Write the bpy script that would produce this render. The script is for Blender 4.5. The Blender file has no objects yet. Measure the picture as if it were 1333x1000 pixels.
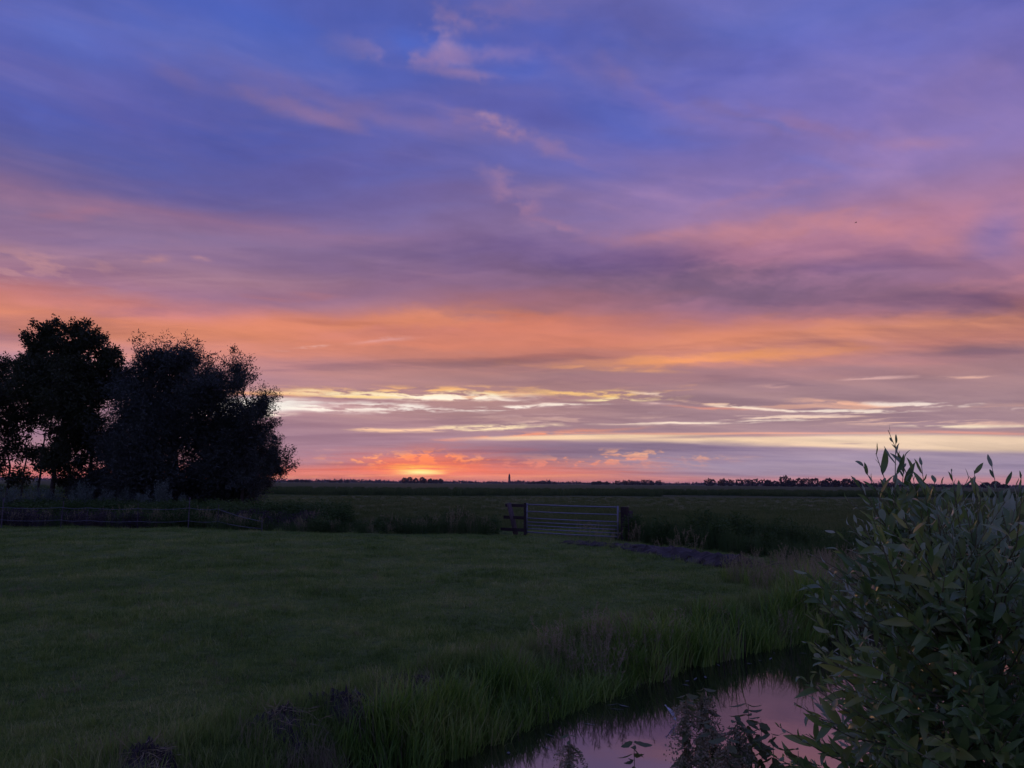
import bpy, bmesh, math, random
import numpy as np
from mathutils import Vector, Matrix, Euler, Quaternion

# ------------------------------------------------------------------ scene, camera
scn = bpy.context.scene
COL = scn.collection
random.seed(7)
RNG = np.random.default_rng(11)

CAM_H = 2.0
FPX = 1001.0                       # focal length in pixels of a 1333 px wide frame
PITCH = math.radians(7.35)
ROLL = math.radians(0.42)
cam_data = bpy.data.cameras.new('camera')
cam_data.sensor_fit = 'HORIZONTAL'
cam_data.sensor_width = 36.0
cam_data.lens = 36.0 * FPX / 1333.0
cam_data.clip_start = 0.05
cam_data.clip_end = 20000.0
cam = bpy.data.objects.new('camera', cam_data)
COL.objects.link(cam)
cam.matrix_world = (Matrix.Translation((0, 0, CAM_H)) @ Matrix.Rotation(math.pi / 2 + PITCH, 4, 'X')
                    @ Matrix.Rotation(ROLL, 4, 'Z'))
scn.camera = cam

scn.view_settings.view_transform = 'Standard'
scn.view_settings.look = 'None'
scn.view_settings.exposure = 0.0
scn.view_settings.gamma = 1.0
scn.view_settings.use_curve_mapping = False
scn.cycles.use_denoising = True
scn.cycles.use_adaptive_sampling = True
scn.cycles.max_bounces = 6
scn.cycles.transparent_max_bounces = 8


def view_ray(px, py):
    """direction (x right, y ahead, z up) towards a point of the 1333 x 1000 photograph"""
    u = (px - 666.5) / FPX
    v = -(py - 500.0) / FPX
    c, s = math.cos(ROLL), math.sin(ROLL)
    u, v = c * u - s * v, s * u + c * v
    return Vector((u, math.cos(PITCH) - v * math.sin(PITCH), math.sin(PITCH) + v * math.cos(PITCH)))


def ground_at(px, py, z=0.0):
    d = view_ray(px, py)
    t = (z - CAM_H) / d.z
    return Vector((d.x * t, d.y * t, z))


def sky_angles(px, py):
    d = view_ray(px, py)
    return math.degrees(math.atan2(d.x, d.y)), math.degrees(math.atan2(d.z, math.hypot(d.x, d.y)))


def lin(c):
    out = []
    for v in c:
        v = v / 255.0
        out.append(v / 12.92 if v <= 0.04045 else ((v + 0.055) / 1.055) ** 2.4)
    return (out[0], out[1], out[2], 1.0)


# ------------------------------------------------------------------ world: a sunset sky of layered cloud
SUN_AZ, SUN_EL = sky_angles(545, 606)
world = bpy.data.worlds.new('World')
scn.world = world
world.use_nodes = True
wt = world.node_tree
wt.nodes.clear()


class NT:
    """short hand for building node trees"""
    def __init__(self, tree):
        self.t = tree

    def n(self, kind, **kw):
        nd = self.t.nodes.new(kind)
        for k, v in kw.items():
            setattr(nd, k, v)
        return nd

    def put(self, sock, val):
        if isinstance(val, bpy.types.NodeSocket):
            self.t.links.new(val, sock)
        else:
            sock.default_value = val

    def math(self, op, a, b=None, c=None, clamp=False):
        nd = self.n('ShaderNodeMath', operation=op, use_clamp=clamp)
        self.put(nd.inputs[0], a)
        if b is not None:
            self.put(nd.inputs[1], b)
        if c is not None:
            self.put(nd.inputs[2], c)
        return nd.outputs[0]

    def vmath(self, op, a, b=None, scale=None):
        nd = self.n('ShaderNodeVectorMath', operation=op)
        self.put(nd.inputs[0], a)
        if b is not None:
            self.put(nd.inputs[1], b)
        if scale is not None:
            self.put(nd.inputs['Scale'], scale)
        return nd.outputs['Value'] if op in ('LENGTH', 'DOT_PRODUCT', 'DISTANCE') else nd.outputs['Vector']

    def noise(self, vec, scale, detail=4.0, rough=0.55, distort=0.0, out='Fac'):
        nd = self.n('ShaderNodeTexNoise')
        self.put(nd.inputs['Vector'], vec)
        nd.inputs['Scale'].default_value = scale
        nd.inputs['Detail'].default_value = detail
        nd.inputs['Roughness'].default_value = rough
        nd.inputs['Distortion'].default_value = distort
        return nd.outputs[out]

    def step(self, val, lo, hi, to0=0.0, to1=1.0):
        nd = self.n('ShaderNodeMapRange', interpolation_type='SMOOTHSTEP')
        self.put(nd.inputs['Value'], val)
        nd.inputs['From Min'].default_value = lo
        nd.inputs['From Max'].default_value = hi
        nd.inputs['To Min'].default_value = to0
        nd.inputs['To Max'].default_value = to1
        return nd.outputs['Result']

    def mix(self, fac, a, b, blend='MIX'):
        nd = self.n('ShaderNodeMix', data_type='RGBA', blend_type=blend)
        self.put(nd.inputs[0], fac)
        self.put(nd.inputs[6], a)
        self.put(nd.inputs[7], b)
        return nd.outputs[2]

    def ramp(self, fac, stops, interp='LINEAR'):
        nd = self.n('ShaderNodeValToRGB')
        cr = nd.color_ramp
        cr.interpolation = interp
        while len(cr.elements) > 1:
            cr.elements.remove(cr.elements[-1])
        for i, (p, c) in enumerate(stops):
            e = cr.elements[0] if i == 0 else cr.elements.new(p)
            e.position = p
            e.color = c
        self.put(nd.inputs[0], fac)
        return nd.outputs[0]


W = NT(wt)

# The cloud cover is computed once over the whole dome, from cloud noise, as a table of directions.
# columns: azimuth, closest together ahead; rows: elevation, closest together at the horizon
SW, SH = 2560, 900
KA, KE = 40.0, 20.0
A180 = math.atan(180.0 / KA)
E92 = math.atan(92.0 / KE)
_u = (np.arange(SW) + 0.5) / SW
_v = (np.arange(SH) + 0.5) / SH
AZ1 = (KA * np.tan((_u * 2 - 1) * A180)).astype(np.float32)
EL1 = (KE * np.tan(_v * E92) - 2.0).astype(np.float32)
A, E = np.meshgrid(AZ1, EL1)
S1 = np.log(np.maximum(EL1, -1.5) + 3.0)      # flattens cloud towards the horizon


def spline(coord):
    """cubic B-spline knots and weights of a row of coordinates"""
    i = np.floor(coord).astype(int)
    t = (coord - i).astype(np.float32)
    return i, [(1 - t) ** 3 / 6, (3 * t ** 3 - 6 * t ** 2 + 4) / 6, (-3 * t ** 3 + 3 * t ** 2 + 3 * t + 1) / 6, t ** 3 / 6]


def fbm(fx, fy, octaves, gain=0.55, seed=0, lac=2.0, ycoord=None):
    """cloud noise with horizontal and vertical frequency, about -1 .. 1"""
    rg = np.random.default_rng(seed)
    yc = S1 if ycoord is None else ycoord
    out = np.zeros((SH, SW), np.float32)
    amp, tot = 1.0, 0.0
    lim = np.clip(AZ1, -120, 120)
    for o in range(octaves):
        cx = (lim + 121.0) * fx
        cy = (yc - yc.min()) * fy + 0.3
        nx, ny = int(cx.max()) + 5, int(cy.max()) + 5
        R = rg.uniform(-1, 1, (ny, nx)).astype(np.float32)
        iy, wy = spline(cy)
        ix, wx = spline(cx)
        rows = sum(wy[k][:, None] * R[iy + k] for k in range(4))
        for k in range(4):
            out += (amp * wx[k]) * rows[:, ix + k]
        tot += amp
        amp *= gain
        fx *= lac
        fy *= lac
    return out / tot * 2.2


def sample(img, da, de):
    """the table read at directions shifted by (da, de) degrees"""
    a = np.clip(A + da, -179, 179)
    e = np.clip(E + de, -1.9, 89)
    x = np.clip((np.arctan(a / KA) / A180 * 0.5 + 0.5) * SW - 0.5, 0, SW - 1.001)
    y = np.clip(np.arctan((e + 2.0) / KE) / E92 * SH - 0.5, 0, SH - 1.001)
    xi, yi = x.astype(int), y.astype(int)
    fx, fy = (x - xi).astype(np.float32), (y - yi).astype(np.float32)
    return ((img[yi, xi] * (1 - fx) + img[yi, xi + 1] * fx) * (1 - fy)
            + (img[yi + 1, xi] * (1 - fx) + img[yi + 1, xi + 1] * fx) * fy)


def sstep(v, lo, hi):
    t = np.clip((v - lo) / (hi - lo), 0, 1)
    return t * t * (3 - 2 * t)


b1, b2 = fbm(0.045, 2.2, 4, 0.5, 1), fbm(0.05, 2.4, 4, 0.5, 2)
w1, w2 = fbm(0.16, 7.0, 6, 0.6, 3), fbm(0.18, 8.0, 6, 0.6, 4)
slant = fbm(0.14, 10.0, 6, 0.62, 5)
streak = sample(slant, w1 * 1.2, A * 0.0 + w2 * 0.2)
fine_a = fbm(0.5, 26.0, 6, 0.62, 6)
fine = sample(fine_a, w1 * 1.0, w2 * 0.25)
near0 = sstep(E, 0.5, 14.0)
WARP = {'S': (b1 * 3.5 + w1 * 0.6, (b2 * 1.3 + w2 * 0.35) * (0.15 + 0.85 * near0)),
        'W': (b1 * 1.2 + w1 * 1.5, (b2 * 0.5 + w2 * 0.75) * (0.25 + 0.75 * near0)),
        'T': (w1 * 1.6 + fine * .5, w2 * 0.17 + b2 * 0.05),
        'C': (w1 * 0.8, w2 * 0.05 + b2 * .03),
        'A': (w1 * 0.3, w2 * 0.05)}
puff_a = fbm(1.3, 3.6, 5, 0.66, 7, ycoord=EL1)
hard_a = fbm(0.22, 34.0, 6, 0.62, 9)
hard_s = sample(hard_a, w1 * 1.4 + fine * .4, w2 * 0.16)
puff = sample(puff_a, w1 * 0.5, w2 * 0.1)
veil_a = fbm(0.09, 5.0, 7, 0.58, 8)
veil = sample(veil_a, b1 * 4.0 + w1 * 1.0 + E * 0.8, b2 * 1.5 - A * 0.06 * near0)
crumb = sample(fbm(0.8, 58.0, 5, 0.64, 10), w1 * 1.0 + fine * .5, w2 * .12)
TEX = {'q': sstep(crumb * .9 + hard_s * .6, -.48, .10), 'h': sstep(hard_s, -.02, .30), 'd': sstep(hard_s, .05, -.30), 's': sstep(streak, -0.35, 0.45), 'f': sstep(fine, -0.30, 0.35), 'p': sstep(puff, 0.02, 0.45), 'v': sstep(veil, -0.45, 0.5)}


def noise2(px, py, octaves, gain, seed, ridged=False):
    """cloud noise at free coordinates, from a random lattice"""
    T = np.random.default_rng(seed).uniform(-1, 1, (256, 256)).astype(np.float32)
    out, amp, tot = 0.0, 1.0, 0.0
    for o in range(octaves):
        xi, yi = np.floor(px).astype(np.int32), np.floor(py).astype(np.int32)
        fx, fy = px - xi, py - yi
        fx, fy = fx * fx * (3 - 2 * fx), fy * fy * (3 - 2 * fy)
        x0, x1, y0, y1 = xi & 255, (xi + 1) & 255, yi & 255, (yi + 1) & 255
        v = (T[y0, x0] * (1 - fx) + T[y0, x1] * fx) * (1 - fy) + (T[y1, x0] * (1 - fx) + T[y1, x1] * fx) * fy
        out = out + amp * ((1 - 2 * np.abs(v) * 1.6) if ridged else v)
        tot += amp
        amp *= gain
        px, py = px * 1.93 + 17.3, py * 1.93 + 5.1
    return (out / tot * (1.0 if ridged else 1.9)).astype(np.float32)


# the cloud sheet as a plane overhead: fibres drawn out along the wind, in true perspective
_er = np.radians(np.maximum(E, 0.4))
_pr = 1.0 / (np.tan(_er) + 0.07)
_ar = np.radians(A)
PX, PY = (_pr * np.sin(_ar)).astype(np.float32), (_pr * np.cos(_ar)).astype(np.float32)


def wind(phi, fa, fc, wob, octaves, gain, seed, ridged=False):
    c, s_ = math.cos(math.radians(phi)), math.sin(math.radians(phi))
    along_, cross_ = PX * s_ + PY * c, PX * c - PY * s_
    return noise2(along_ * fa + wob * b1 + 40, cross_ * fc + wob * b2 + 40, octaves, gain, seed, ridged)


fibre = wind(64.0, 0.75, 3.2, 0.45, 7, 0.60, 31)
fibre2 = wind(100.0, 0.55, 2.6, 0.6, 7, 0.60, 32)
curl = wind(70.0, 1.6, 4.6, 0.8, 6, 0.62, 33, True)
TEX['r'] = sstep(fibre + .35 * fibre2, -.45, .55)
mottle = noise2(PX * 11 + b1 * .6, PY * 9 + b2 * .6, 5, .6, 34)
TEX['m'] = sstep(mottle + .35 * fibre + .3 * curl, -.40, .62)
TEX['c'] = sstep(curl + .3 * fibre, -.25, .55)

RAMP_E = E + .4 * fibre2 * near0 + WARP['S'][1] * 0.5 * near0 + w2 * 0.05 + 0.3 * streak * near0 + .25 * fibre * near0


def sky_ramp(px, stops, zenith):
    pts = sorted((sky_angles(px, y)[1], c) for y, c in stops)
    el = [p[0] for p in pts] + [52.0, 92.0]
    cs = np.array([p[1] for p in pts] + [zenith, zenith], np.float32)
    return np.stack([np.interp(RAMP_E, el, cs[:, k]) for k in range(3)], -1).astype(np.float32)


LEFT = [(-150, (90, 100, 182)), (0, (75, 95, 181)), (80, (79, 91, 174)), (160, (84, 88, 166)), (210, (92, 93, 162)),
        (242, (108, 97, 154)), (264, (150, 112, 145)), (292, (142, 114, 152)), (325, (156, 122, 156)),
        (352, (176, 132, 152)), (375, (168, 120, 144)), (395, (204, 126, 122)), (420, (226, 137, 106)),
        (448, (214, 138, 126)), (478, (180, 132, 144)), (510, (176, 134, 148)), (560, (162, 128, 148)),
        (600, (170, 124, 142)), (615, (222, 124, 116)), (628, (226, 124, 110))]
MIDDLE = [(-150, (90, 100, 182)), (0, (88, 95, 172)), (60, (80, 93, 178)), (130, (95, 98, 176)), (190, (95, 98, 172)),
          (225, (104, 99, 163)), (250, (124, 105, 155)), (290, (136, 110, 152)), (335, (126, 100, 141)),
          (365, (128, 96, 130)), (388, (156, 102, 114)), (408, (202, 118, 96)), (440, (205, 122, 100)),
          (465, (188, 120, 108)), (486, (158, 118, 120)), (505, (162, 122, 126)), (540, (160, 126, 134)),
          (565, (150, 122, 142)), (584, (144, 118, 142)), (602, (160, 118, 136)), (615, (222, 122, 112)),
          (622, (224, 134, 118)), (632, (205, 122, 116))]
RIGHT = [(-150, (90, 100, 182)), (0, (92, 103, 186)), (80, (108, 108, 187)), (150, (124, 112, 183)), (200, (138, 118, 180)),
         (235, (142, 118, 172)), (268, (164, 121, 157)), (298, (186, 126, 147)), (325, (176, 121, 146)),
         (350, (160, 114, 143)), (378, (146, 104, 132)), (405, (176, 114, 120)), (428, (216, 139, 110)),
         (455, (204, 132, 118)), (475, (168, 125, 130)), (500, (164, 128, 136)), (530, (162, 130, 139)),
         (562, (162, 132, 143)), (580, (164, 140, 156)), (605, (158, 143, 167)), (618, (164, 142, 166)),
         (624, (208, 146, 154)), (632, (214, 144, 148))]
c_left = sky_ramp(150, LEFT, (104, 110, 184))
c_mid = sky_ramp(650, MIDDLE, (104, 110, 184))
c_right = sky_ramp(1150, RIGHT, (106, 111, 185))
AZW = A + WARP['S'][0]


def blend(x, y, f):
    return x + (y - x) * f[..., None]


sky = blend(c_left, c_mid, sstep(AZW, -27.0, -2.0))
sky = blend(sky, c_right, sstep(AZW, 0.0, 17.0))
# the sky turned away from the sunset: the same cloud deck, no longer lit from below
fe = [0.0, 10.0, 30.0, 60.0, 92.0]
fc = np.array([(142, 130, 168), (124, 120, 172), (108, 112, 180), (105, 110, 184), (104, 110, 184)], np.float32)
far_side = np.stack([np.interp(E, fe, fc[:, k]) for k in range(3)], -1).astype(np.float32)
away = sstep(np.abs(A), 42.0, 115.0)
sky = blend(sky, far_side, away)


def stroke(px, py, rx, ry, ang, rgb, k=1.0, tex='', warp='S', hard=0.0):
    """one cloud bank or one gap: an ellipse on the sky dome, frayed by the cloud noise"""
    a0, e0 = sky_angles(px, py)
    a1, e1 = sky_angles(px + 10, py)
    a2, e2 = sky_angles(px, py - 10)
    sx = rx * math.hypot(a1 - a0, e1 - e0) / 10.0
    sy = ry * math.hypot(a2 - a0, e2 - e0) / 10.0
    rot = math.radians(-ang) + math.atan2(e1 - e0, a1 - a0)
    m = 1.5 * max(sx, sy) + 6.0
    c0, c1 = np.searchsorted(AZ1, [a0 - m, a0 + m])
    me = 1.5 * (sy + sx * abs(math.sin(rot))) + 3.0
    r0, r1 = np.searchsorted(EL1, [e0 - me, e0 + me])
    sl = (slice(r0, r1), slice(c0, c1))
    da = A[sl] + WARP[warp][0][sl] - a0
    de = E[sl] + WARP[warp][1][sl] - e0
    cr, sr = math.cos(rot), math.sin(rot)
    r = np.sqrt(((da * cr + de * sr) / sx) ** 2 + ((-da * sr + de * cr) / sy) ** 2)
    fr = {'T': .42, 'W': .42, 'A': .30, 'S': .18, 'C': .08}[warp]
    r = r + fr * fine[sl] + .5 * fr * streak[sl]
    f = k * (1.0 - sstep(r, hard * 0.9, 1.35 - hard * 0.2))
    for t in tex or {'T': 'q', 'W': 'r'}.get(warp, ''):
        if t != '-':
            f = f * TEX[t][sl]
    sky[sl] = blend(sky[sl], np.array(rgb, np.float32), f)


STROKES = [
    # blue holes high up
    (15, 135, 80, 40, 10, (86, 110, 202), .5, 'v', 'S'), (60, 50, 90, 40, 30, (78, 104, 192), .6, 'v', 'S'),
    (310, 8, 80, 40, 0, (80, 104, 196), .55, '', 'S'), (390, 60, 100, 50, 10, (82, 102, 188), .5, '', 'S'),
    (170, 150, 160, 60, 0, (84, 86, 160), .5, 'v', 'S'), (230, 225, 260, 26, -3, (97, 92, 158), .5, '', 'S'),
    (590, 62, 130, 30, 12, (70, 102, 204), .9, '', 'W'), (500, 85, 90, 26, 0, (82, 102, 192), .6, '', 'S'),
    (790, 142, 130, 34, 20, (84, 102, 192), .75, '', 'S'), (660, 205, 110, 16, 8, (94, 102, 182), .5, '', 'S'),
    (850, 40, 170, 34, 16, (86, 90, 164), .7, '', 'S'), (1000, 25, 150, 36, 0, (84, 102, 188), .6, '', 'S'),
    (1180, 70, 90, 30, -10, (110, 116, 200), .5, 'v', 'S'),
    # pinkish wisps over the blue
    (600, 14, 90, 20, 8, (146, 118, 168), .8, 'm', 'W'), (565, 24, 50, 16, 10, (184, 138, 168), .85, 'm', 'W'),
    (525, 58, 76, 20, 14, (156, 126, 178), .9, 'm', 'W'), (580, 50, 36, 20, 40, (178, 140, 180), .85, 'm', 'W'),
    (630, 66, 60, 18, -6, (144, 124, 186), .8, 'm', 'W'), (600, 94, 60, 9, 6, (154, 124, 172), .75, 'm', 'W'),
    (460, 46, 60, 20, 0, (112, 108, 176), .7, 'm', 'W'), (670, 20, 70, 20, 10, (132, 110, 166), .6, '', 'W'),
    (530, 152, 230, 17, 13, (122, 106, 166), .6, '-', 'W'),
    (730, 78, 130, 12, 22, (134, 114, 172), .7, 'v', 'W'), (860, 122, 110, 14, 20, (130, 112, 172), .7, '', 'W'),
    (690, 115, 100, 10, 4, (112, 106, 172), .6, 'v', 'W'),
    (240, 97, 90, 16, 20, (112, 102, 166), .5, '', 'W'), (405, 146, 90, 15, 16, (148, 116, 160), .7, '', 'W'),
    (490, 140, 60, 12, 10, (124, 108, 168), .6, 'v', 'W'), (555, 158, 60, 7, 12, (196, 146, 168), .85, 'c', 'W'),
    (645, 162, 66, 20, 18, (176, 132, 162), .85, 'm', 'W'), (620, 158, 60, 14, 14, (164, 124, 162), .6, '', 'W'), (632, 156, 24, 8, 14, (200, 148, 166), .7, 'f', 'W'),
    (715, 190, 70, 10, 22, (134, 112, 166), .7, '', 'W'),
    (500, 190, 120, 26, 0, (100, 94, 156), .6, '', 'S'),
    (645, 252, 50, 24, 34, (178, 130, 158), .8, 'm', 'W'), (660, 246, 60, 12, -4, (150, 120, 160), .7, 'v', 'W'),
    (700, 295, 50, 8, 12, (172, 122, 148), .7, 'f', 'W'),
    (1080, 168, 130, 16, 14, (142, 112, 164), .75, '', 'W'), (960, 145, 80, 12, 22, (118, 102, 160), .6, '', 'W'),
    (1000, 160, 60, 6, 12, (104, 108, 186), .6, '', 'W'),
    (1040, 210, 110, 10, 11, (122, 120, 196), .75, '', 'W'), (1215, 190, 70, 11, -6, (168, 126, 164), .6, '', 'W'),
    (960, 195, 120, 14, 14, (106, 96, 160), .6, '', 'W'), (1240, 130, 80, 30, -10, (130, 114, 176), .5, 'v', 'S'),
    (1290, 175, 90, 40, 0, (142, 124, 188), .6, '', 'S'), (1325, 300, 50, 40, 0, (128, 110, 170), .7, '', 'S'),
    # pink shoals at mid height
    (950, 306, 220, 14, -4, (196, 130, 138), .8, 'v', 'W'), (1110, 300, 120, 16, 8, (206, 134, 140), .8, 'v', 'W'),
    (1010, 250, 120, 10, -12, (176, 126, 158), .6, '', 'W'), (880, 340, 170, 10, 2, (176, 116, 140), .6, 'v', 'W'),
    (1150, 350, 140, 14, 2, (150, 112, 146), .7, '', 'S'), (1280, 372, 100, 14, -4, (206, 136, 144), .8, 'v', 'W'),
    (930, 378, 270, 30, 4, (118, 91, 122), .95, '-', 'W'), (1180, 392, 170, 20, -2, (138, 100, 126), .7, '-', 'W'), (1230, 395, 130, 18, -3, (146, 104, 128), .7, '', 'S'),
    (720, 330, 190, 24, 5, (120, 94, 142), .7, '', 'S'), (800, 395, 90, 12, -8, (140, 98, 116), .5, '', 'S'),
    (90, 272, 190, 10, -6, (164, 114, 142), .7, '', 'W'), (330, 262, 200, 10, -5, (146, 110, 144), .6, '', 'W'),
    (130, 300, 150, 12, -2, (144, 118, 158), .6, '', 'S'), (300, 318, 110, 12, 4, (162, 130, 164), .6, 'v', 'W'),
    (380, 370, 200, 20, -6, (142, 106, 142), .7, '', 'S'), (60, 334, 110, 5, 4, (146, 114, 150), .7, '', 'T'),
    (45, 352, 120, 28, 8, (204, 148, 152), .85, 'm', 'W'), (130, 312, 150, 12, 3, (160, 124, 156), .6, 'm', 'W'), (180, 342, 26, 8, 0, (214, 152, 150), .7, 'f', 'W'),
    (245, 340, 18, 4, 0, (206, 150, 156), .7, 'f', 'W'),
    # the orange belt
    (330, 412, 200, 16, -4, (222, 132, 98), .85, '', 'S'), (150, 425, 190, 14, 0, (232, 142, 104), .7, '', 'S'),
    (560, 408, 150, 12, -3, (226, 136, 92), .7, 'v', 'W'), (620, 438, 260, 18, 0, (206, 122, 96), .6, '', 'S'),
    (40, 480, 110, 26, 0, (196, 152, 174), .75, '', 'S'),
    (930, 440, 170, 24, -4, (222, 134, 98), .75, '', 'S'), (1090, 438, 140, 14, -8, (220, 138, 106), .7, '', 'W'),
    (1270, 436, 120, 18, -7, (228, 146, 112), .75, 'v', 'W'), (780, 462, 110, 6, 6, (184, 120, 110), .6, '', 'W'),
    (850, 474, 170, 9, -1, (246, 158, 96), .95, '-', 'W'), (990, 466, 150, 9, -4, (240, 154, 100), .9, '-', 'W'),
    (750, 479, 60, 3.5, 2, (250, 168, 104), .8, '', 'T'), (820, 484, 70, 2.5, 1, (246, 168, 108), .7, 's', 'T'),
    (500, 443, 60, 5, -4, (222, 160, 158), .8, 'f', 'T'), (400, 451, 30, 3, -6, (236, 190, 186), .8, '', 'T'),
    (560, 478, 260, 12, 0, (172, 122, 122), .6, '', 'S'), (330, 470, 120, 14, 0, (182, 128, 132), .6, '', 'S'),
    (1180, 474, 150, 10, -3, (180, 126, 132), .6, '', 'S'), (900, 497, 320, 9, 0, (164, 120, 128), .6, '', 'S'),
    (250, 390, 170, 9, -4, (174, 112, 126), .7, 'r', 'W'), (120, 404, 120, 5, -3, (190, 120, 124), .6, 'r', 'W'),
    (700, 396, 180, 11, -4, (142, 98, 118), .75, 'r', 'W'), (1060, 408, 150, 13, 3, (148, 104, 124), .8, 'r', 'W'),
    (1160, 452, 130, 8, -3, (190, 128, 124), .7, 'r', 'W'), (600, 456, 170, 9, 2, (180, 116, 106), .7, 'r', 'W'),
    (430, 468, 150, 9, 0, (178, 122, 126), .7, 'r', 'W'), (860, 425, 160, 7, -3, (190, 118, 104), .6, 'r', 'W'),
    # bright gaps above the horizon
    (600, 514, 290, 12, 0, (246, 176, 128), .8, 'h', 'T'), (1050, 528, 330, 9, 2, (236, 178, 152), .65, 'h', 'T'),
    (900, 548, 420, 7, 0, (226, 184, 170), .6, 'h', 'T'), (600, 530, 330, 8, 0, (226, 190, 184), .6, 'h', 'T'),
    (345, 511, 60, 3.5, 1, (250, 176, 120), .9, '', 'T'),
    (530, 509, 190, 6.5, 0, (255, 192, 120), .95, '', 'T'), (520, 514, 190, 5.5, 1, (255, 232, 186), 1, '', 'T', .4),
    (570, 518, 110, 4.6, 1, (255, 242, 220), 1, '', 'T', .5), (640, 521, 60, 2.6, 4, (250, 236, 222), .9, 'f', 'T'),
    (455, 516, 80, 2.2, 1, (255, 218, 150), .9, '', 'T', .3), (620, 510, 80, 3, 0, (255, 206, 140), .9, 'h', 'T'),
    (335, 527, 96, 11, 0, (240, 234, 226), 1, '', 'C', .65), (430, 530, 105, 7, 1, (246, 238, 228), .95, '', 'T', .4),
    (420, 521, 110, 3, 0, (186, 144, 150), .8, '', 'T'), (420, 529, 110, 6, 1, (196, 160, 166), .7, 'd', 'T'),
    (350, 539, 40, 3, 0, (250, 236, 216), .9, '', 'T'), (300, 538, 60, 6, 0, (242, 234, 226), .9, '', 'C', .4),
    (530, 531, 90, 6, 3, (248, 240, 232), .9, '', 'T'), (650, 531, 100, 3.6, -2, (252, 242, 232), .95, '', 'T', .4),
    (720, 528, 90, 2.4, -1, (255, 238, 220), .9, '', 'T', .3),
    (720, 512, 60, 6, 0, (255, 204, 126), .95, '', 'T'), (795, 515, 74, 7.5, 2, (255, 206, 130), .95, '', 'T'),
    (785, 521, 74, 4, -1, (255, 232, 176), .95, '', 'T', .4), (840, 513, 34, 2.6, 4, (252, 222, 200), .9, '', 'T'),
    (700, 519, 60, 5, 0, (164, 122, 134), .8, '', 'T'), (752, 517, 14, 3, 0, (150, 112, 130), .8, '', 'T'),
    (850, 525, 30, 2.4, 2, (246, 206, 196), .8, '', 'T'), (930, 526, 70, 2.2, 5, (250, 200, 170), .9, '', 'T'),
    (1000, 532, 80, 2.4, 4, (255, 230, 208), .95, '', 'T', .3), (1100, 535, 120, 2.6, 0, (252, 232, 216), .95, '', 'T', .3),
    (930, 531, 90, 2.0, 3, (226, 148, 132), .8, '', 'T'), (1120, 525, 80, 2.8, 4, (252, 190, 160), .9, '', 'T'),
    (1210, 526, 80, 4, 1, (248, 228, 216), .95, '', 'T', .3), (1310, 534, 60, 2, 0, (244, 216, 206), .8, '', 'T'),
    (1010, 503, 38, 3.4, -2, (232, 178, 164), .8, 'f', 'T'), (1150, 493, 46, 2.6, -3, (232, 184, 178), .85, '', 'T'),
    (1285, 492, 52, 2.4, -1, (240, 190, 172), .85, '', 'T'),
    (770, 538, 130, 5, -2, (222, 190, 192), .8, 'h', 'T'), (980, 546, 130, 5, -3, (248, 220, 204), .95, 'h', 'T'),
    (900, 551, 120, 2.0, -1, (250, 228, 208), .9, '', 'T', .3), (1040, 545, 60, 4, 0, (246, 212, 190), .9, 'h', 'T'),
    (1230, 551, 130, 5, 1, (242, 196, 174), .85, 'h', 'T'), (1270, 556, 90, 2.2, 0, (250, 228, 198), .9, '', 'T'),
    (520, 558, 70, 4.4, -1, (250, 206, 168), .95, '', 'T', .3), (620, 556, 86, 4.4, 0, (250, 226, 186), .95, '', 'T', .4),
    (690, 552, 46, 3, 0, (232, 196, 184), .8, 'h', 'T'), (470, 557, 22, 2, 0, (246, 196, 166), .8, '', 'T'),
    (560, 573, 54, 3.4, -4, (246, 150, 120), .9, 'f', 'T'), (680, 566, 130, 3, -3, (244, 146, 116), .9, '', 'T'),
    # the long cream gap and the cloud bank under it
    (1040, 576, 320, 7.5, 0, (238, 204, 172), 1, '', 'C', .7), (1240, 577, 280, 12, 1, (234, 204, 178), 1, '', 'C', .6),
    (760, 569, 180, 4, -1, (246, 210, 174), .95, '', 'C', .4), (960, 565, 330, 1.8, 0, (236, 164, 142), .8, '', 'C'),
    (1290, 564, 110, 2.4, 2, (232, 156, 142), .8, '', 'C'), (1010, 568, 70, 1.2, 0, (196, 150, 144), .8, '', 'C'),
    (1100, 578, 24, 1, -1, (190, 158, 156), .7, '', 'C'),
    (800, 586, 230, 12, 0, (130, 112, 140), 1, '', 'C', .6), (980, 596, 200, 13, 1, (146, 128, 154), .95, '', 'C', .5), (420, 592, 110, 14, 0, (152, 124, 150), .7, '', 'C'),
    (1180, 601, 260, 13, 0, (162, 144, 168), .9, '', 'C', .4), (480, 575, 160, 10, 0, (150, 122, 148), .6, '', 'S'),
    (405, 584, 32, 3.4, 0, (232, 158, 144), .85, 'f', 'T'), (630, 588, 120, 9, 0, (148, 112, 138), .5, '', 'S'),
    # afterglow round the sun
    (550, 602, 150, 22, 0, (212, 104, 108), .7, '', 'A'), (540, 613, 280, 7, 0, (232, 120, 102), .5, '', 'T'),
    (800, 599, 130, 11, 0, (236, 154, 132), .95, 'p', 'A'), (830, 604, 110, 6, 0, (236, 148, 130), .6, '', 'T'),
    (850, 592, 80, 6, 2, (236, 172, 144), .8, 'p', 'A'), (960, 597, 46, 3, 0, (232, 172, 150), .8, 'f', 'T'),
    (505, 598, 90, 13, 0, (255, 166, 112), 1, 'p', 'A'), (575, 600, 60, 12, 0, (255, 150, 100), .9, 'p', 'A'), (560, 592, 40, 8, 0, (255, 140, 100), .7, 'p', 'A'),
    (610, 598, 40, 5, -8, (255, 158, 120), .85, 'p', 'A'), (720, 604, 80, 6, 0, (236, 138, 124), .7, 'p', 'A'),
    (640, 612, 180, 3, 0, (214, 104, 104), .5, 's', 'T'),
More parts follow.
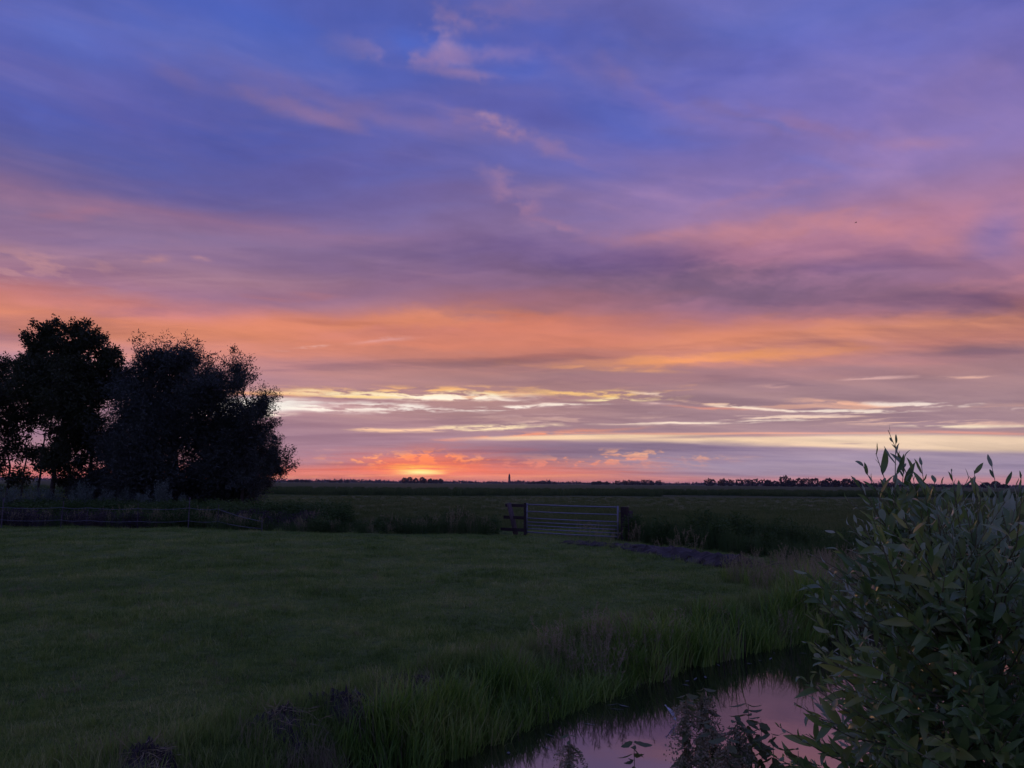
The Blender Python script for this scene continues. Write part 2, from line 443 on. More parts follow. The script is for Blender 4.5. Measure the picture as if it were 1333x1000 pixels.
    (545, 609, 84, 16, 0, (250, 118, 88), .85, '', 'A'), (545, 612, 50, 8, 0, (255, 196, 92), 1, 'q', 'A'),
    (545, 615, 34, 5, 0, (255, 238, 160), 1, '', 'A'), (560, 604, 70, 3, 0, (226, 112, 96), .6, 'h', 'T'),
    (490, 621, 330, 3, 0, (246, 160, 122), .7, '', 'T'),
]
for st_ in STROKES:
    stroke(*st_)

# lit fibres and shaded folds of the cloud sheet
hi = sstep(E, 13.0, 22.0)
mid_ = sstep(E, 5.0, 9.0) * (1 - hi)
lowb = 1 - sstep(E, 5.0, 9.0)
keep = 1.0 - sstep(np.abs(A), 70.0, 150.0)
pos = np.clip(fibre * .9 + fibre2 * .5, 0, 1) * keep
neg = np.clip(-(fibre * .6 + fibre2 * .9), 0, 1) * keep
lace = np.clip(curl * .8 + fibre * .5 - .05, 0, 1) * keep
bluer = sstep(fibre2 * .8 - fibre * .4, .10, .75) * hi * keep
sky = sky + pos[..., None] * (hi[..., None] * (19, 10, 2) + mid_[..., None] * (14, 8, 4) + lowb[..., None] * (8, 7, 4))
sky = sky - neg[..., None] * (hi[..., None] * (10, 10, 9) + mid_[..., None] * (30, 21, 12) + lowb[..., None] * (14, 12, 9))
sky = sky + lace[..., None] * hi[..., None] * (12, 7, 3)
sky = sky + bluer[..., None] * np.array((-5, 1, 6), np.float32)

sky = blend(sky, np.array((92, 90, 158), np.float32), .20 * hi * keep)
sky = blend(sky, np.array((132, 103, 132), np.float32), .12 * mid_ * keep)

# grain of the cloud sheet: a little lighter and darker along the streaks
grain = 1.0 + keep * (0.035 * streak + 0.05 * veil + 0.022 * fine)
sky = np.clip(sky * grain[..., None], 0, 255) / 255.0
sky = np.where(sky <= 0.04045, sky / 12.92, ((sky + 0.055) / 1.055) ** 2.4)
table = bpy.data.images.new('cloud_cover', SW, SH, alpha=False, float_buffer=True)
table.colorspace_settings.name = 'Non-Color'
table.pixels.foreach_set(np.dstack([sky, np.ones((SH, SW))]).astype(np.float32).ravel())
table.update()

D = W.vmath('NORMALIZE', W.n('ShaderNodeTexCoord').outputs['Generated'])
sep = W.n('ShaderNodeSeparateXYZ')
W.put(sep.inputs[0], D)
az_n = W.math('MULTIPLY', W.math('ARCTAN2', sep.outputs[0], sep.outputs[1]), 57.29578 / KA)
el_n = W.math('MULTIPLY', W.math('ARCSINE', sep.outputs[2]), 57.29578)
el_n = W.math('DIVIDE', W.math('ADD', W.math('MAXIMUM', el_n, -1.9), 2.0), KE)
cxy = W.n('ShaderNodeCombineXYZ')
W.put(cxy.inputs[0], W.math('MULTIPLY_ADD', W.math('ARCTANGENT', az_n), 0.5 / A180, 0.5))
W.put(cxy.inputs[1], W.math('DIVIDE', W.math('ARCTANGENT', el_n), E92))
ti = W.n('ShaderNodeTexImage', image=table, interpolation='Linear', extension='EXTEND')
W.put(ti.inputs['Vector'], cxy.outputs[0])

# the clear evening sky above the clouds
clear = W.n('ShaderNodeTexSky', sky_type='NISHITA')
clear.sun_disc = False
clear.sun_elevation = math.radians(max(SUN_EL, 0.6))
clear.sun_rotation = math.radians(SUN_AZ)
col = W.mix(1.0, ti.outputs[0], W.vmath('SCALE', clear.outputs[0], scale=0.004), 'ADD')

bg = W.n('ShaderNodeBackground')
W.put(bg.inputs['Color'], col)
bg.inputs['Strength'].default_value = 1.0
wo = W.n('ShaderNodeOutputWorld')
W.put(wo.inputs['Surface'], bg.outputs[0])

# the sun itself: on the horizon behind thin cloud, almost spent
sun_data = bpy.data.lights.new('sun', 'SUN')
sun_data.energy = 0.10
sun_data.angle = math.radians(4.0)
sun_data.color = (1.0, 0.55, 0.28)
sun = bpy.data.objects.new('sun', sun_data)
COL.objects.link(sun)
sd = Vector((math.sin(math.radians(SUN_AZ)), math.cos(math.radians(SUN_AZ)), math.tan(math.radians(0.8))))
sun.rotation_euler = (-sd).to_track_quat('-Z', 'Y').to_euler()
sun.location = (-20, 60, 30)

# ------------------------------------------------------------------ helpers
def props(o, label=None, cat=None, group=None, kind=None):
    if label:
        o['label'] = label
    if cat:
        o['category'] = cat
    if group:
        o['group'] = group
    if kind:
        o['kind'] = kind
    return o


def link(o, parent=None):
    COL.objects.link(o)
    if parent is not None:
        o.parent = parent
    return o


def empty(name, loc, label, cat, group=None):
    o = bpy.data.objects.new(name, None)
    o.location = loc
    o.empty_display_size = 0.2
    link(o)
    return props(o, label, cat, group)


def mesh_np(name, v, f, mat, smooth=False):
    """mesh from an (n,3) vertex array and an (m,k) face array"""
    v = np.asarray(v, np.float32)
    f = np.asarray(f, np.int32)
    me = bpy.data.meshes.new(name)
    me.vertices.add(len(v))
    me.vertices.foreach_set('co', v.ravel())
    k = f.shape[1]
    me.loops.add(f.size)
    me.loops.foreach_set('vertex_index', f.ravel())
    me.polygons.add(len(f))
    me.polygons.foreach_set('loop_start', np.arange(0, f.size, k, dtype=np.int32))
    me.update(calc_edges=True)
    if smooth:
        me.polygons.foreach_set('use_smooth', np.ones(len(f), bool))
    if mat:
        me.materials.append(mat)
    return me


class MB:
    """collects tubes and boxes (quads) for one mesh, relative to an origin"""
    def __init__(self, origin=(0, 0, 0)):
        self.v, self.f, self.o = [], [], Vector(origin)

    def tube(self, pts, radii, n=6, cap=True):
        pts = [Vector(p) - self.o for p in pts]
        if not hasattr(radii, '__len__'):
            radii = [radii] * len(pts)
        base = len(self.v)
        up = None
        for i, p in enumerate(pts):
            d = (pts[min(i + 1, len(pts) - 1)] - pts[max(i - 1, 0)]).normalized()
            if up is None:
                up = d.orthogonal().normalized()
            s = d.cross(up)
            s = s.normalized() if s.length > 1e-6 else d.orthogonal().normalized()
            up = s.cross(d).normalized()
            for k in range(n):
                a = 2 * math.pi * k / n
                self.v.append(p + (s * math.cos(a) + up * math.sin(a)) * radii[i])
        for i in range(len(pts) - 1):
            for k in range(n):
                a, b = base + i * n + k, base + i * n + (k + 1) % n
                self.f.append((a, b, b + n, a + n))
        if cap:
            for e, s in ((0, 1), (len(pts) - 1, -1)):
                c = len(self.v)
                self.v.append(pts[e].copy())
                for k in range(0, n):
                    a, b = base + e * n + k, base + e * n + (k + 1) % n
                    self.f.append((c, b, a, a) if s > 0 else (c, a, b, b))
        return self

    def box(self, c, half, rot=None, taper=1.0, jitter=0.0):
        c = Vector(c) - self.o
        base = len(self.v)
        for x in (-1, 1):
            for y in (-1, 1):
                for z in (-1, 1):
                    t = taper if z > 0 else 1.0
                    q = Vector((x * half[0] * t, y * half[1] * t, z * half[2]))
                    if jitter:
                        q += Vector([random.uniform(-jitter, jitter) for _ in range(3)])
                    if rot:
                        q = rot @ q
                    self.v.append(c + q)
        for q in ((0, 1, 3, 2), (4, 6, 7, 5), (0, 4, 5, 1), (2, 3, 7, 6), (0, 2, 6, 4), (1, 5, 7, 3)):
            self.f.append(tuple(base + i for i in q))
        return self

    def data(self, name, mat, smooth=False, bevel=0.0):
        me = bpy.data.meshes.new(name)
        fs = [tuple(dict.fromkeys(q)) for q in self.f]
        me.from_pydata([tuple(p) for p in self.v], [], fs)
        if bevel:
            bm = bmesh.new()
            bm.from_mesh(me)
            bmesh.ops.bevel(bm, geom=bm.edges[:], offset=bevel, segments=2, profile=0.6, affect='EDGES')
            bm.to_mesh(me)
            bm.free()
        if smooth:
            me.polygons.foreach_set('use_smooth', np.ones(len(me.polygons), bool))
        me.materials.append(mat)
        me.update()
        return me

    def build(self, name, mat, parent=None, smooth=False, bevel=0.0):
        o = bpy.data.objects.new(name, self.data(name, mat, smooth, bevel))
        return link(o, parent)


def unit(a):
    return a / np.maximum(np.linalg.norm(a, axis=-1, keepdims=True), 1e-6)


def diamonds(pos, d, side, ln, wd):
    """leaf faces: a narrow diamond from pos along d; returns vertices and quads"""
    n = len(pos)
    ln = ln.reshape(-1, 1)
    wd = wd.reshape(-1, 1)
    nrm = unit(np.cross(d, side))
    mid = pos + d * ln * 0.45 + nrm * ln * 0.06
    v = np.stack([pos, mid + side * wd * 0.5, pos + d * ln, mid - side * wd * 0.5], 1).reshape(-1, 3)
    f = np.arange(n * 4).reshape(n, 4)
    return v, f


# ------------------------------------------------------------------ materials
def new_mat(name):
    m = bpy.data.materials.new(name)
    m.use_nodes = True
    m.node_tree.nodes.clear()
    t = NT(m.node_tree)
    out = t.n('ShaderNodeOutputMaterial')
    return m, t, out


def plant_mat(name, cols, transl=0.3, rough=0.55, spec=0.3, patch=0.35, under=None):
    """leaf or blade: colour differs from one plant to the next and in patches over the ground"""
    m, t, out = new_mat(name)
    rnd = t.n('ShaderNodeObjectInfo').outputs['Random']
    geo = t.n('ShaderNodeNewGeometry')
    nz = t.noise(geo.outputs['Position'], patch, 3.0, 0.6)
    isl = geo.outputs['Random Per Island']
    f = t.math('ADD', t.math('MULTIPLY', rnd, 0.30), t.math('MULTIPLY', t.step(nz, 0.3, 0.7), 0.36))
    f = t.math('ADD', f, t.math('MULTIPLY', isl, 0.34))
    k = len(cols) - 1
    c = t.ramp(f, [(0.12 + 0.76 * i / max(k, 1), (*x, 1)) for i, x in enumerate(cols)])
    if under:
        c2 = t.mix(0.8, c, (*under, 1))
        c = t.mix(geo.outputs['Backfacing'], c, c2)
    p = t.n('ShaderNodeBsdfPrincipled')
    t.put(p.inputs['Base Color'], c)
    p.inputs['Roughness'].default_value = rough
    p.inputs['Specular IOR Level'].default_value = spec
    tr = t.n('ShaderNodeBsdfTranslucent')
    t.put(tr.inputs['Color'], t.mix(1.0, c, (1.1, 1.25, 0.7, 1), 'MULTIPLY'))
    mx = t.n('ShaderNodeMixShader')
    mx.inputs[0].default_value = transl
    t.put(mx.inputs[1], p.outputs[0])
    t.put(mx.inputs[2], tr.outputs[0])
    t.put(out.inputs[0], mx.outputs[0])
    return m


def solid_mat(name, c1, c2, scale=8.0, rough=0.8, bump=0.3, stretch_v=(1, 1, 1), metal=0.0, spec=0.3, bscale=None):
    m, t, out = new_mat(name)
    tc = t.n('ShaderNodeTexCoord').outputs['Object']
    v = t.vmath('MULTIPLY', tc, stretch_v)
    nz = t.noise(v, scale, 6.0, 0.6)
    p = t.n('ShaderNodeBsdfPrincipled')
    t.put(p.inputs['Base Color'], t.mix(t.step(nz, 0.3, 0.7), (*c1, 1), (*c2, 1)))
    p.inputs['Roughness'].default_value = rough
    p.inputs['Metallic'].default_value = metal
    p.inputs['Specular IOR Level'].default_value = spec
    b = t.n('ShaderNodeBump')
    b.inputs['Strength'].default_value = bump
    b.inputs['Distance'].default_value = 0.02
    t.put(b.inputs['Height'], t.noise(v, bscale or scale * 3, 5.0, 0.6))
    t.put(p.inputs['Normal'], b.outputs[0])
    t.put(out.inputs[0], p.outputs[0])
    return m


M_TURF = plant_mat('turf_blades', [(.036, .074, .020), (.110, .190, .046), (.195, .275, .078), (.380, .380, .190)], .32, .7, .1, .5)
M_HAY = plant_mat('hay_grass', [(.055, .092, .028), (.105, .145, .050), (.160, .175, .080)], .25, .8, .1, .15)
M_SEDGE = plant_mat('sedge_blades', [(.046, .112, .020), (.118, .225, .040), (.195, .295, .060), (.310, .320, .130)], .34, .5, .3, .5)
M_STRAW = plant_mat('dry_grass', [(.16, .15, .10), (.22, .20, .13), (.26, .24, .16)], .3, .7, .1, .5)
M_PLUME = plant_mat('grass_plumes', [(.20, .18, .12), (.27, .24, .16), (.33, .29, .20)], .3, .8, .1, .5)
M_WEED = plant_mat('rank_weeds', [(.034, .068, .024), (.060, .110, .036), (.095, .135, .055)], .25, .7, .1, .3)
M_WEED2 = plant_mat('nettle_bed', [(.050, .048, .055), (.068, .058, .070), (.085, .072, .078)], .2, .8, .1, .3)
M_CROP = plant_mat('tall_crop', [(.050, .085, .034), (.075, .118, .045), (.090, .125, .052)], .2, .8, .1, .05)
M_ASH = plant_mat('ash_leaves', [(.022, .034, .018), (.034, .046, .022), (.046, .056, .028)], .18, .6, .2, .3)
M_WILLOW = plant_mat('willow_leaves', [(.030, .042, .036), (.044, .058, .050), (.062, .078, .070)], .18, .55, .3, .3)
M_SHRUB = plant_mat('grey_shrub_leaves', [(.085, .130, .110), (.120, .170, .145), (.150, .200, .170)], .2, .6, .2, .5)
M_FARTREE = plant_mat('distant_foliage', [(.022, .026, .022), (.035, .038, .032)], .1, .8, .1, .01)
M_BUSH = plant_mat('bush_leaves', [(.055, .125, .042), (.100, .185, .060), (.160, .245, .075), (.290, .310, .090)], .38, .33, .6, 3.0,
                   under=(.36, .45, .44))
M_NETTLE = plant_mat('nettle_leaves', [(.090, .125, .060), (.125, .160, .078), (.160, .175, .100)], .35, .6, .2, 3.0)
M_SEED = plant_mat('nettle_seeds', [(.22, .20, .14), (.29, .26, .18), (.33, .29, .21)], .2, .8, .1, 3.0)
M_BARK = solid_mat('bark', (.030, .026, .022), (.070, .060, .052), 5.0, .9, .8, (1, 1, .3))
M_TWIG = solid_mat('young_bark', (.080, .100, .045), (.150, .135, .075), 20.0, .6, .2)
M_WOOD = solid_mat('weathered_timber', (.055, .042, .048), (.110, .088, .092), 9.0, .85, .7, (1, 1, .15))
M_RAIL = solid_mat('dark_rail_timber', (.016, .011, .012), (.034, .026, .027), 9.0, .8, .7, (.15, 1, 1))
M_STEEL = solid_mat('galvanised_steel', (.13, .15, .19), (.20, .23, .28), 14.0, .5, .15, metal=.4, spec=.5)
M_WIRE = solid_mat('fence_tape', (.12, .135, .19), (.17, .19, .26), 14.0, .5, .0)
M_POST = solid_mat('fence_post_plastic', (.05, .045, .06), (.10, .09, .12), 8.0, .7, .1)
M_MUD = solid_mat('mud', (.024, .022, .023), (.070, .063, .064), 2.6, .85, 1.0, bscale=9.0)
M_BRICK = solid_mat('tower_brick', (.09, .05, .05), (.14, .075, .07), .3, .9, .1)
M_SLATE = solid_mat('slate', (.03, .03, .04), (.05, .05, .06), .6, .7, .1)
M_FEATHER = solid_mat('white_feather', (.62, .64, .72), (.78, .80, .86), 60.0, .7, .3, (1, 1, .2))
M_BIRD = solid_mat('bird_plumage', (.02, .02, .025), (.05, .045, .05), 30.0, .8, .1)
M_FLOAT = solid_mat('floating_leaf', (.07, .09, .08), (.14, .16, .15), 12.0, .45, .2)


def ground_mat():
    m, t, out = new_mat('meadow')
    pos = t.n('ShaderNodeNewGeometry').outputs['Position']
    sp = t.n('ShaderNodeSeparateXYZ')
    t.put(sp.inputs[0], pos)
    big = t.noise(pos, 0.10, 4.0, 0.6)
    mid = t.noise(t.vmath('MULTIPLY', pos, (1.0, 1.6, 1.0)), 0.7, 5.0, 0.65)
    fin = t.noise(t.vmath('MULTIPLY', pos, (1.0, 1.0, 1.0)), 9.0, 5.0, 0.7)
    a = t.mix(t.step(big, 0.35, 0.65), (.090, .150, .042, 1), (.120, .180, .054, 1))
    a = t.mix(t.math('MULTIPLY', t.step(mid, 0.45, 0.75), 0.6), a, (.170, .190, .078, 1))
    a = t.mix(t.math('MULTIPLY', t.step(fin, 0.48, 0.68), 0.7), a, (.022, .036, .016, 1))
    # the hay meadow beyond the ditch: browner, in long strips
    strip = t.noise(t.vmath('MULTIPLY', pos, (0.012, 0.10, 0.0)), 1.0, 5.0, 0.6)
    hay = t.mix(t.step(strip, 0.38, 0.62), (.082, .122, .042, 1), (.130, .146, .062, 1))
    hay = t.mix(t.math('MULTIPLY', t.step(mid, 0.4, 0.75), 0.5), hay, (.058, .094, .034, 1))
    hay = t.mix(t.step(sp.outputs[1], 105.0, 135.0), hay, (.050, .078, .034, 1))
    a = t.mix(t.step(sp.outputs[1], 31.5, 38.0), a, hay)
    # bare wet earth where the bank drops to the water
    a = t.mix(t.step(sp.outputs[2], -0.16, -0.36), a, (.030, .026, .024, 1))
    p = t.n('ShaderNodeBsdfPrincipled')
    t.put(p.inputs['Base Color'], a)
    p.inputs['Roughness'].default_value = 0.9
    p.inputs['Specular IOR Level'].default_value = 0.05
    b = t.n('ShaderNodeBump')
    b.inputs['Strength'].default_value = 0.9
    b.inputs['Distance'].default_value = 0.06
    t.put(b.inputs['Height'], t.math('ADD', t.noise(pos, 14.0, 6.0, 0.7), t.math('MULTIPLY', mid, 1.5)))
    t.put(p.inputs['Normal'], b.outputs[0])
    t.put(out.inputs[0], p.outputs[0])
    return m


def water_mat():
    m, t, out = new_mat('still_water')
    pos = t.n('ShaderNodeNewGeometry').outputs['Position']
    p = t.n('ShaderNodeBsdfPrincipled')
    p.inputs['Base Color'].default_value = (.006, .006, .007, 1)
    p.inputs['Roughness'].default_value = 0.05
    p.inputs['IOR'].default_value = 4.2
    b = t.n('ShaderNodeBump')
    b.inputs['Strength'].default_value = 0.07
    b.inputs['Distance'].default_value = 0.02
    t.put(b.inputs['Height'], t.noise(t.vmath('MULTIPLY', pos, (1.0, 0.7, 1.0)), 2.5, 3.0, 0.5))
    t.put(p.inputs['Normal'], b.outputs[0])
    t.put(out.inputs[0], p.outputs[0])
    return m


M_GROUND = ground_mat()
M_WATER = water_mat()

# ------------------------------------------------------------------ the lie of the land
WATER_Z = -0.45
NEAR_EDGE = np.array([(-9.0, -4.2), (-4.0, 2.8), (-2.4, 4.9), (-0.82, 7.02), (0.85, 9.2), (2.11, 10.65), (3.34, 11.75), (4.6, 12.6),
                      (6.6, 14.3), (9.5, 16.6), (14.0, 19.6), (30.0, 28.0), (60.0, 42.0)])
FAR_W = np.array([(-60.0, 46.0), (-30.0, 37.8), (-14.0, 35.2), (-6.0, 32.4), (-0.6, 32.2)])
FAR_E = np.array([(5.6, 30.6), (7.6, 25.4), (10.2, 20.6), (12.6, 18.7)])


def poly_dist(x, y, P):
    """distance to a polyline, and on which side (+ = left of its direction)"""
    best = np.full(x.shape, 1e9)
    sgn = np.ones(x.shape)
    for (ax, ay), (bx, by) in zip(P[:-1], P[1:]):
        dx, dy = bx - ax, by - ay
        t = np.clip(((x - ax) * dx + (y - ay) * dy) / (dx * dx + dy * dy), 0, 1)
        d = np.hypot(x - ax - t * dx, y - ay - t * dy)
        s = np.sign(dx * (y - ay) - dy * (x - ax))
        upd = d < best
        best = np.where(upd, d, best)
        sgn = np.where(upd, s, sgn)
    return best, sgn


_rg = np.random.default_rng(5)
_waves = [(_rg.uniform(.25, 2.6), _rg.uniform(0, 6.28), _rg.uniform(0, 6.28)) for _ in range(18)]


def relief(x, y):
    out = 0.0
    for k, a, ph in _waves:
        out = out + np.sin(k * (x * math.cos(a) + y * math.sin(a)) + ph) / (1 + k)
    return out


def land(x, y):
    x = np.asarray(x, float)
    y = np.asarray(y, float)
    r = relief(x, y)
    z = 0.022 * r * np.exp(-np.hypot(x, y) / 120.0)
    d, s = poly_dist(x, y, NEAR_EDGE)
    d = d * s + 0.10 * relief(x * 1.7, y * 1.7)
    bank = sstep(d, 0.75, -0.10) * 0.55 + sstep(d, 0.0, -0.9) * 0.5
    near = sstep(d, -3.7, -4.7)
    z = z - (bank * (1 - near) + 0.0) + 0.15 * near
    for P in (FAR_W, FAR_E):
        e, _ = poly_dist(x, y, P)
        z = z - 0.85 * sstep(e + 0.08 * relief(x * 1.5, y * 1.5), 1.5, 0.4)
    return z


def axis(lo, a, b, hi, step, grow):
    mid = list(np.arange(a, b, step))
    left, s, v = [], step, a
    while v > lo:
        s *= grow
        v -= s
        left.append(v)
    right, s, v = [], step, mid[-1]
    while v < hi:
        s *= grow
        v += s
        right.append(v)
    return np.array(left[::-1] + mid + right)


gx = axis(-8000, -16.0, 14.0, 8000, 0.16, 1.07)
gy = axis(-400, 3.0, 38.0, 9000, 0.16, 1.07)
GX, GY = np.meshgrid(gx, gy)
GZ = land(GX, GY)
nx_, ny_ = len(gx), len(gy)
ii = (np.arange(ny_ - 1)[:, None] * nx_ + np.arange(nx_ - 1)[None, :]).ravel()
faces = np.stack([ii, ii + 1, ii + 1 + nx_, ii + nx_], 1)
o = bpy.data.objects.new('ground', mesh_np('ground', np.stack([GX, GY, GZ], -1).reshape(-1, 3), faces, M_GROUND, True))
props(link(o), kind='structure')


def water_strip(name, P, w0, w1, z):
    """a sheet of water along a polyline, from w0 left of it to w1 right of it"""
    v, f = [], []
    for i, p in enumerate(P):
        d = P[min(i + 1, len(P) - 1)] - P[max(i - 1, 0)]
        d = d / np.hypot(*d)
        nrm = np.array((-d[1], d[0]))
        a, b = p + nrm * w0, p - nrm * w1
        v += [(a[0], a[1], z), (b[0], b[1], z)]
        if i:
            f.append((2 * i - 2, 2 * i - 1, 2 * i + 1, 2 * i))
    ob = bpy.data.objects.new(name, mesh_np(name, v, f, M_WATER))
    props(link(ob), kind='structure')


water_strip('ditch_water', NEAR_EDGE, 0.55, 4.6, WATER_Z)
water_strip('ditch_water', FAR_W, 1.3, 1.3, -0.52)
water_strip('ditch_water', FAR_E[:-1], 1.3, 1.3, -0.52)


# ------------------------------------------------------------------ scattered growth (grass, reeds, weeds)
def blades(n, spread, lmin, lmax, width, bend, segs=4, seed=0, mat=None, stiff=0.0, flat=False):
    """one tuft of grass blades"""
    rg = np.random.default_rng(seed)
    v, f = [], []
    for _ in range(n):
        a = rg.uniform(0, 6.283)
        r = spread * math.sqrt(rg.uniform())
        base = np.array((r * math.cos(a), r * math.sin(a), -0.03))
        L = rg.uniform(lmin, lmax)
        lean = rg.uniform(0, 6.283)
        out = np.array((math.cos(lean), math.sin(lean), 0))
        side = np.array((-out[1], out[0], 0))
        tw = rg.uniform(-0.8, 0.8)
        side = side * math.cos(tw) + out * math.sin(tw)
        b = bend * rg.uniform(0.25, 1.3)
        th = stiff + 0.12 * rg.uniform()
        p = base.copy()
        k0 = len(v)
        for s in range(segs + 1):
            t = s / segs
            w = width * rg.uniform(.9, 1.1) * (1 - t ** 2.2) * 0.5 + 0.0004
            v.append(p - side * w)
            v.append(p + side * w)
            ang = th + b * t * t * 1.6
            p = p + (out * math.sin(ang) + np.array((0, 0, math.cos(ang)))) * (L / segs)
        for s in range(segs):
            q = k0 + 2 * s
            f.append((q, q + 1, q + 3, q + 2))
    return mesh_np('tuft', v, f, mat)


def plumes(n, spread, lmin, lmax, seed, mat, head=0.16):
    """slender flowering grass: thin stalks with a loose, feathery head"""
    rg = np.random.default_rng(seed)
    V, Fc = [], []

    def quad(a, b, s, w):
        k = len(V)
        V.extend([a - s * w, a + s * w, b + s * w * .6, b - s * w * .6])
        Fc.append((k, k + 1, k + 2, k + 3))
    for _ in range(n):
        a = rg.uniform(0, 6.283)
        r = spread * math.sqrt(rg.uniform())
        p = np.array((r * math.cos(a), r * math.sin(a), -0.03))
        L = rg.uniform(lmin, lmax)
        lean = rg.uniform(0, 6.283)
        out = np.array((math.cos(lean), math.sin(lean), 0))
        side = np.array((-out[1], out[0], 0))
        ang = 0.05 + .15 * rg.uniform()
        segs = 4
        for s in range(segs):
            q = p + (out * math.sin(ang) + np.array((0, 0, math.cos(ang)))) * L / segs
            quad(p, q, side, 0.0016)
            p, ang = q, ang + 0.07
        for _ in range(16):
            t = rg.uniform(-1, .25)
            c = p + np.array((0, 0, 1)) * t * head * .8 + out * t * head * .25
            d = unit(rg.normal(size=3) * (.8, .8, .5) + (0, 0, .9))
            quad(c, c + d * rg.uniform(.02, .05), unit(np.cross(d, rg.normal(size=3))), rg.uniform(.002, .005))
    return mesh_np('plume', np.array(V), Fc, mat)


def broadleaf(n, h, r, leaf, seed, mat):
    """a weed stool: upright stalks set with leaves"""
    rg = np.random.default_rng(seed)
    pos, d = [], []
    for _ in range(n):
        a = rg.uniform(0, 6.283)
        rr = r * math.sqrt(rg.uniform())
        top = h * rg.uniform(.55, 1.0)
        for z in np.arange(0.05, top, leaf * .42):
            ang = rg.uniform(0, 6.283)
            pos.append((rr * math.cos(a) + .03 * math.cos(ang), rr * math.sin(a) + .03 * math.sin(ang), z))
            d.append((math.cos(ang), math.sin(ang), rg.uniform(-.3, .9)))
    pos, d = np.array(pos), unit(np.array(d))
    side = unit(np.cross(d, rg.normal(size=d.shape)))
    ln = leaf * rg.uniform(.6, 1.2, len(pos))
    v, f = diamonds(pos, d, side, ln, ln * .38)
    return mesh_np('weed', v, f, mat)


def scatter(name, meshes, pts, scl, idx, label=None, cat=None, tilt=0.12):
    """instances of small plants on given points, as one uncountable growth"""
    pts = np.asarray(pts, np.float32)
    n = len(pts)
    c = bpy.data.collections.new(name + '_plants')
    for i, me in enumerate(meshes):
        c.objects.link(bpy.data.objects.new('%02d_%s' % (i, name), me))
    me = bpy.data.meshes.new(name)
    me.vertices.add(n)
    me.vertices.foreach_set('co', pts.ravel())
    rot = np.stack([RNG.normal(0, tilt, n), RNG.normal(0, tilt, n), RNG.uniform(0, 6.283, n)], 1).astype(np.float32)
    me.attributes.new('rot', 'FLOAT_VECTOR', 'POINT').data.foreach_set('vector', rot.ravel())
    me.attributes.new('scl', 'FLOAT', 'POINT').data.foreach_set('value', np.asarray(scl, np.float32))
    me.attributes.new('idx', 'INT', 'POINT').data.foreach_set('value', np.asarray(idx, np.int32))
    ob = bpy.data.objects.new(name, me)
    link(ob)
    props(ob, label, cat, kind='stuff')
    g = bpy.data.node_groups.new(name + '_scatter', 'GeometryNodeTree')
    g.interface.new_socket('Geometry', in_out='INPUT', socket_type='NodeSocketGeometry')
    g.interface.new_socket('Geometry', in_out='OUTPUT', socket_type='NodeSocketGeometry')
    gi, go = g.nodes.new('NodeGroupInput'), g.nodes.new('NodeGroupOutput')
    ci = g.nodes.new('GeometryNodeCollectionInfo')
    ci.inputs['Collection'].default_value = c
    ci.inputs['Separate Children'].default_value = True
    ci.inputs['Reset Children'].default_value = True
    ip = g.nodes.new('GeometryNodeInstanceOnPoints')
    ip.inputs['Pick Instance'].default_value = True

    def attr(nm, ty):
        nd = g.nodes.new('GeometryNodeInputNamedAttribute')
        nd.data_type = ty
        nd.inputs['Name'].default_value = nm
        return [s for s in nd.outputs if s.enabled and s.name == 'Attribute'][0]
    g.links.new(gi.outputs[0], ip.inputs['Points'])
    g.links.new(ci.outputs[0], ip.inputs['Instance'])
    g.links.new(attr('idx', 'INT'), ip.inputs['Instance Index'])
    g.links.new(attr('rot', 'FLOAT_VECTOR'), ip.inputs['Rotation'])
    g.links.new(attr('scl', 'FLOAT'), ip.inputs['Scale'])
    g.links.new(ip.outputs[0], go.inputs[0])
    ob.modifiers.new('scatter', 'NODES').node_group = g
    return ob


def on_land(xy, dz=0.0):
    xy = np.asarray(xy, float)
    return np.column_stack([xy, land(xy[:, 0], xy[:, 1]) + dz])


def along(P, n, lo, hi):
    """random points beside a polyline, offset lo..hi to its left"""
    P = np.asarray(P, float)
    seg = np.hypot(*(P[1:] - P[:-1]).T)
    cum = np.concatenate([[0], np.cumsum(seg)])
    s = RNG.uniform(0, cum[-1], n)
    i = np.clip(np.searchsorted(cum, s, side='right') - 1, 0, len(seg) - 1)
    t = ((s - cum[i]) / seg[i])[:, None]
    p = P[i] * (1 - t) + P[i + 1] * t
    d = (P[i + 1] - P[i]) / seg[i][:, None]
    nrm = np.column_stack([-d[:, 1], d[:, 0]])
    return p + nrm * RNG.uniform(lo, hi, n)[:, None]


def patchy(xy, scale, seed):
    rg = np.random.default_rng(seed)
    out = 0
    for _ in range(10):
        k, a, ph = scale * rg.uniform(.4, 2.2), rg.uniform(0, 6.28), rg.uniform(0, 6.28)
        out = out + np.sin(k * (xy[:, 0] * math.cos(a) + xy[:, 1] * math.sin(a)) + ph)
    return out / 3.2


# short grazed turf over the near field, thinner and coarser with distance
turf = [blades(26, .10, .030, .075, .0045, .9, 3, s, M_TURF, .25) for s in range(4)] + \
       [blades(22, .12, .05, .12, .005, 1.1, 3, 20 + s, M_TURF, .3) for s in range(2)]
n = 110000
yy = 4.6 * (36.0 / 4.6) ** RNG.uniform(0, 1, n)
xx = RNG.uniform(-1, 1, n) * (yy * 0.72 + 1.6)
d_, s_ = poly_dist(xx, yy, NEAR_EDGE)
e1_, _ = poly_dist(xx, yy, FAR_W)
e2_, s2_ = poly_dist(xx, yy, FAR_E)
ok = (d_ * s_ > 0.35) & (e1_ > 1.2) & (e2_ > 1.2) & ~((s2_ > 0) & (e2_ < 3) & (xx > 9))
xy = np.column_stack([xx, yy])[ok]
pt = patchy(xy, 1.6, 3)
big = (pt + RNG.normal(0, .5, len(xy)) > 1.0)
idx = np.where(big, RNG.integers(4, 6, len(xy)), RNG.integers(0, 4, len(xy)))
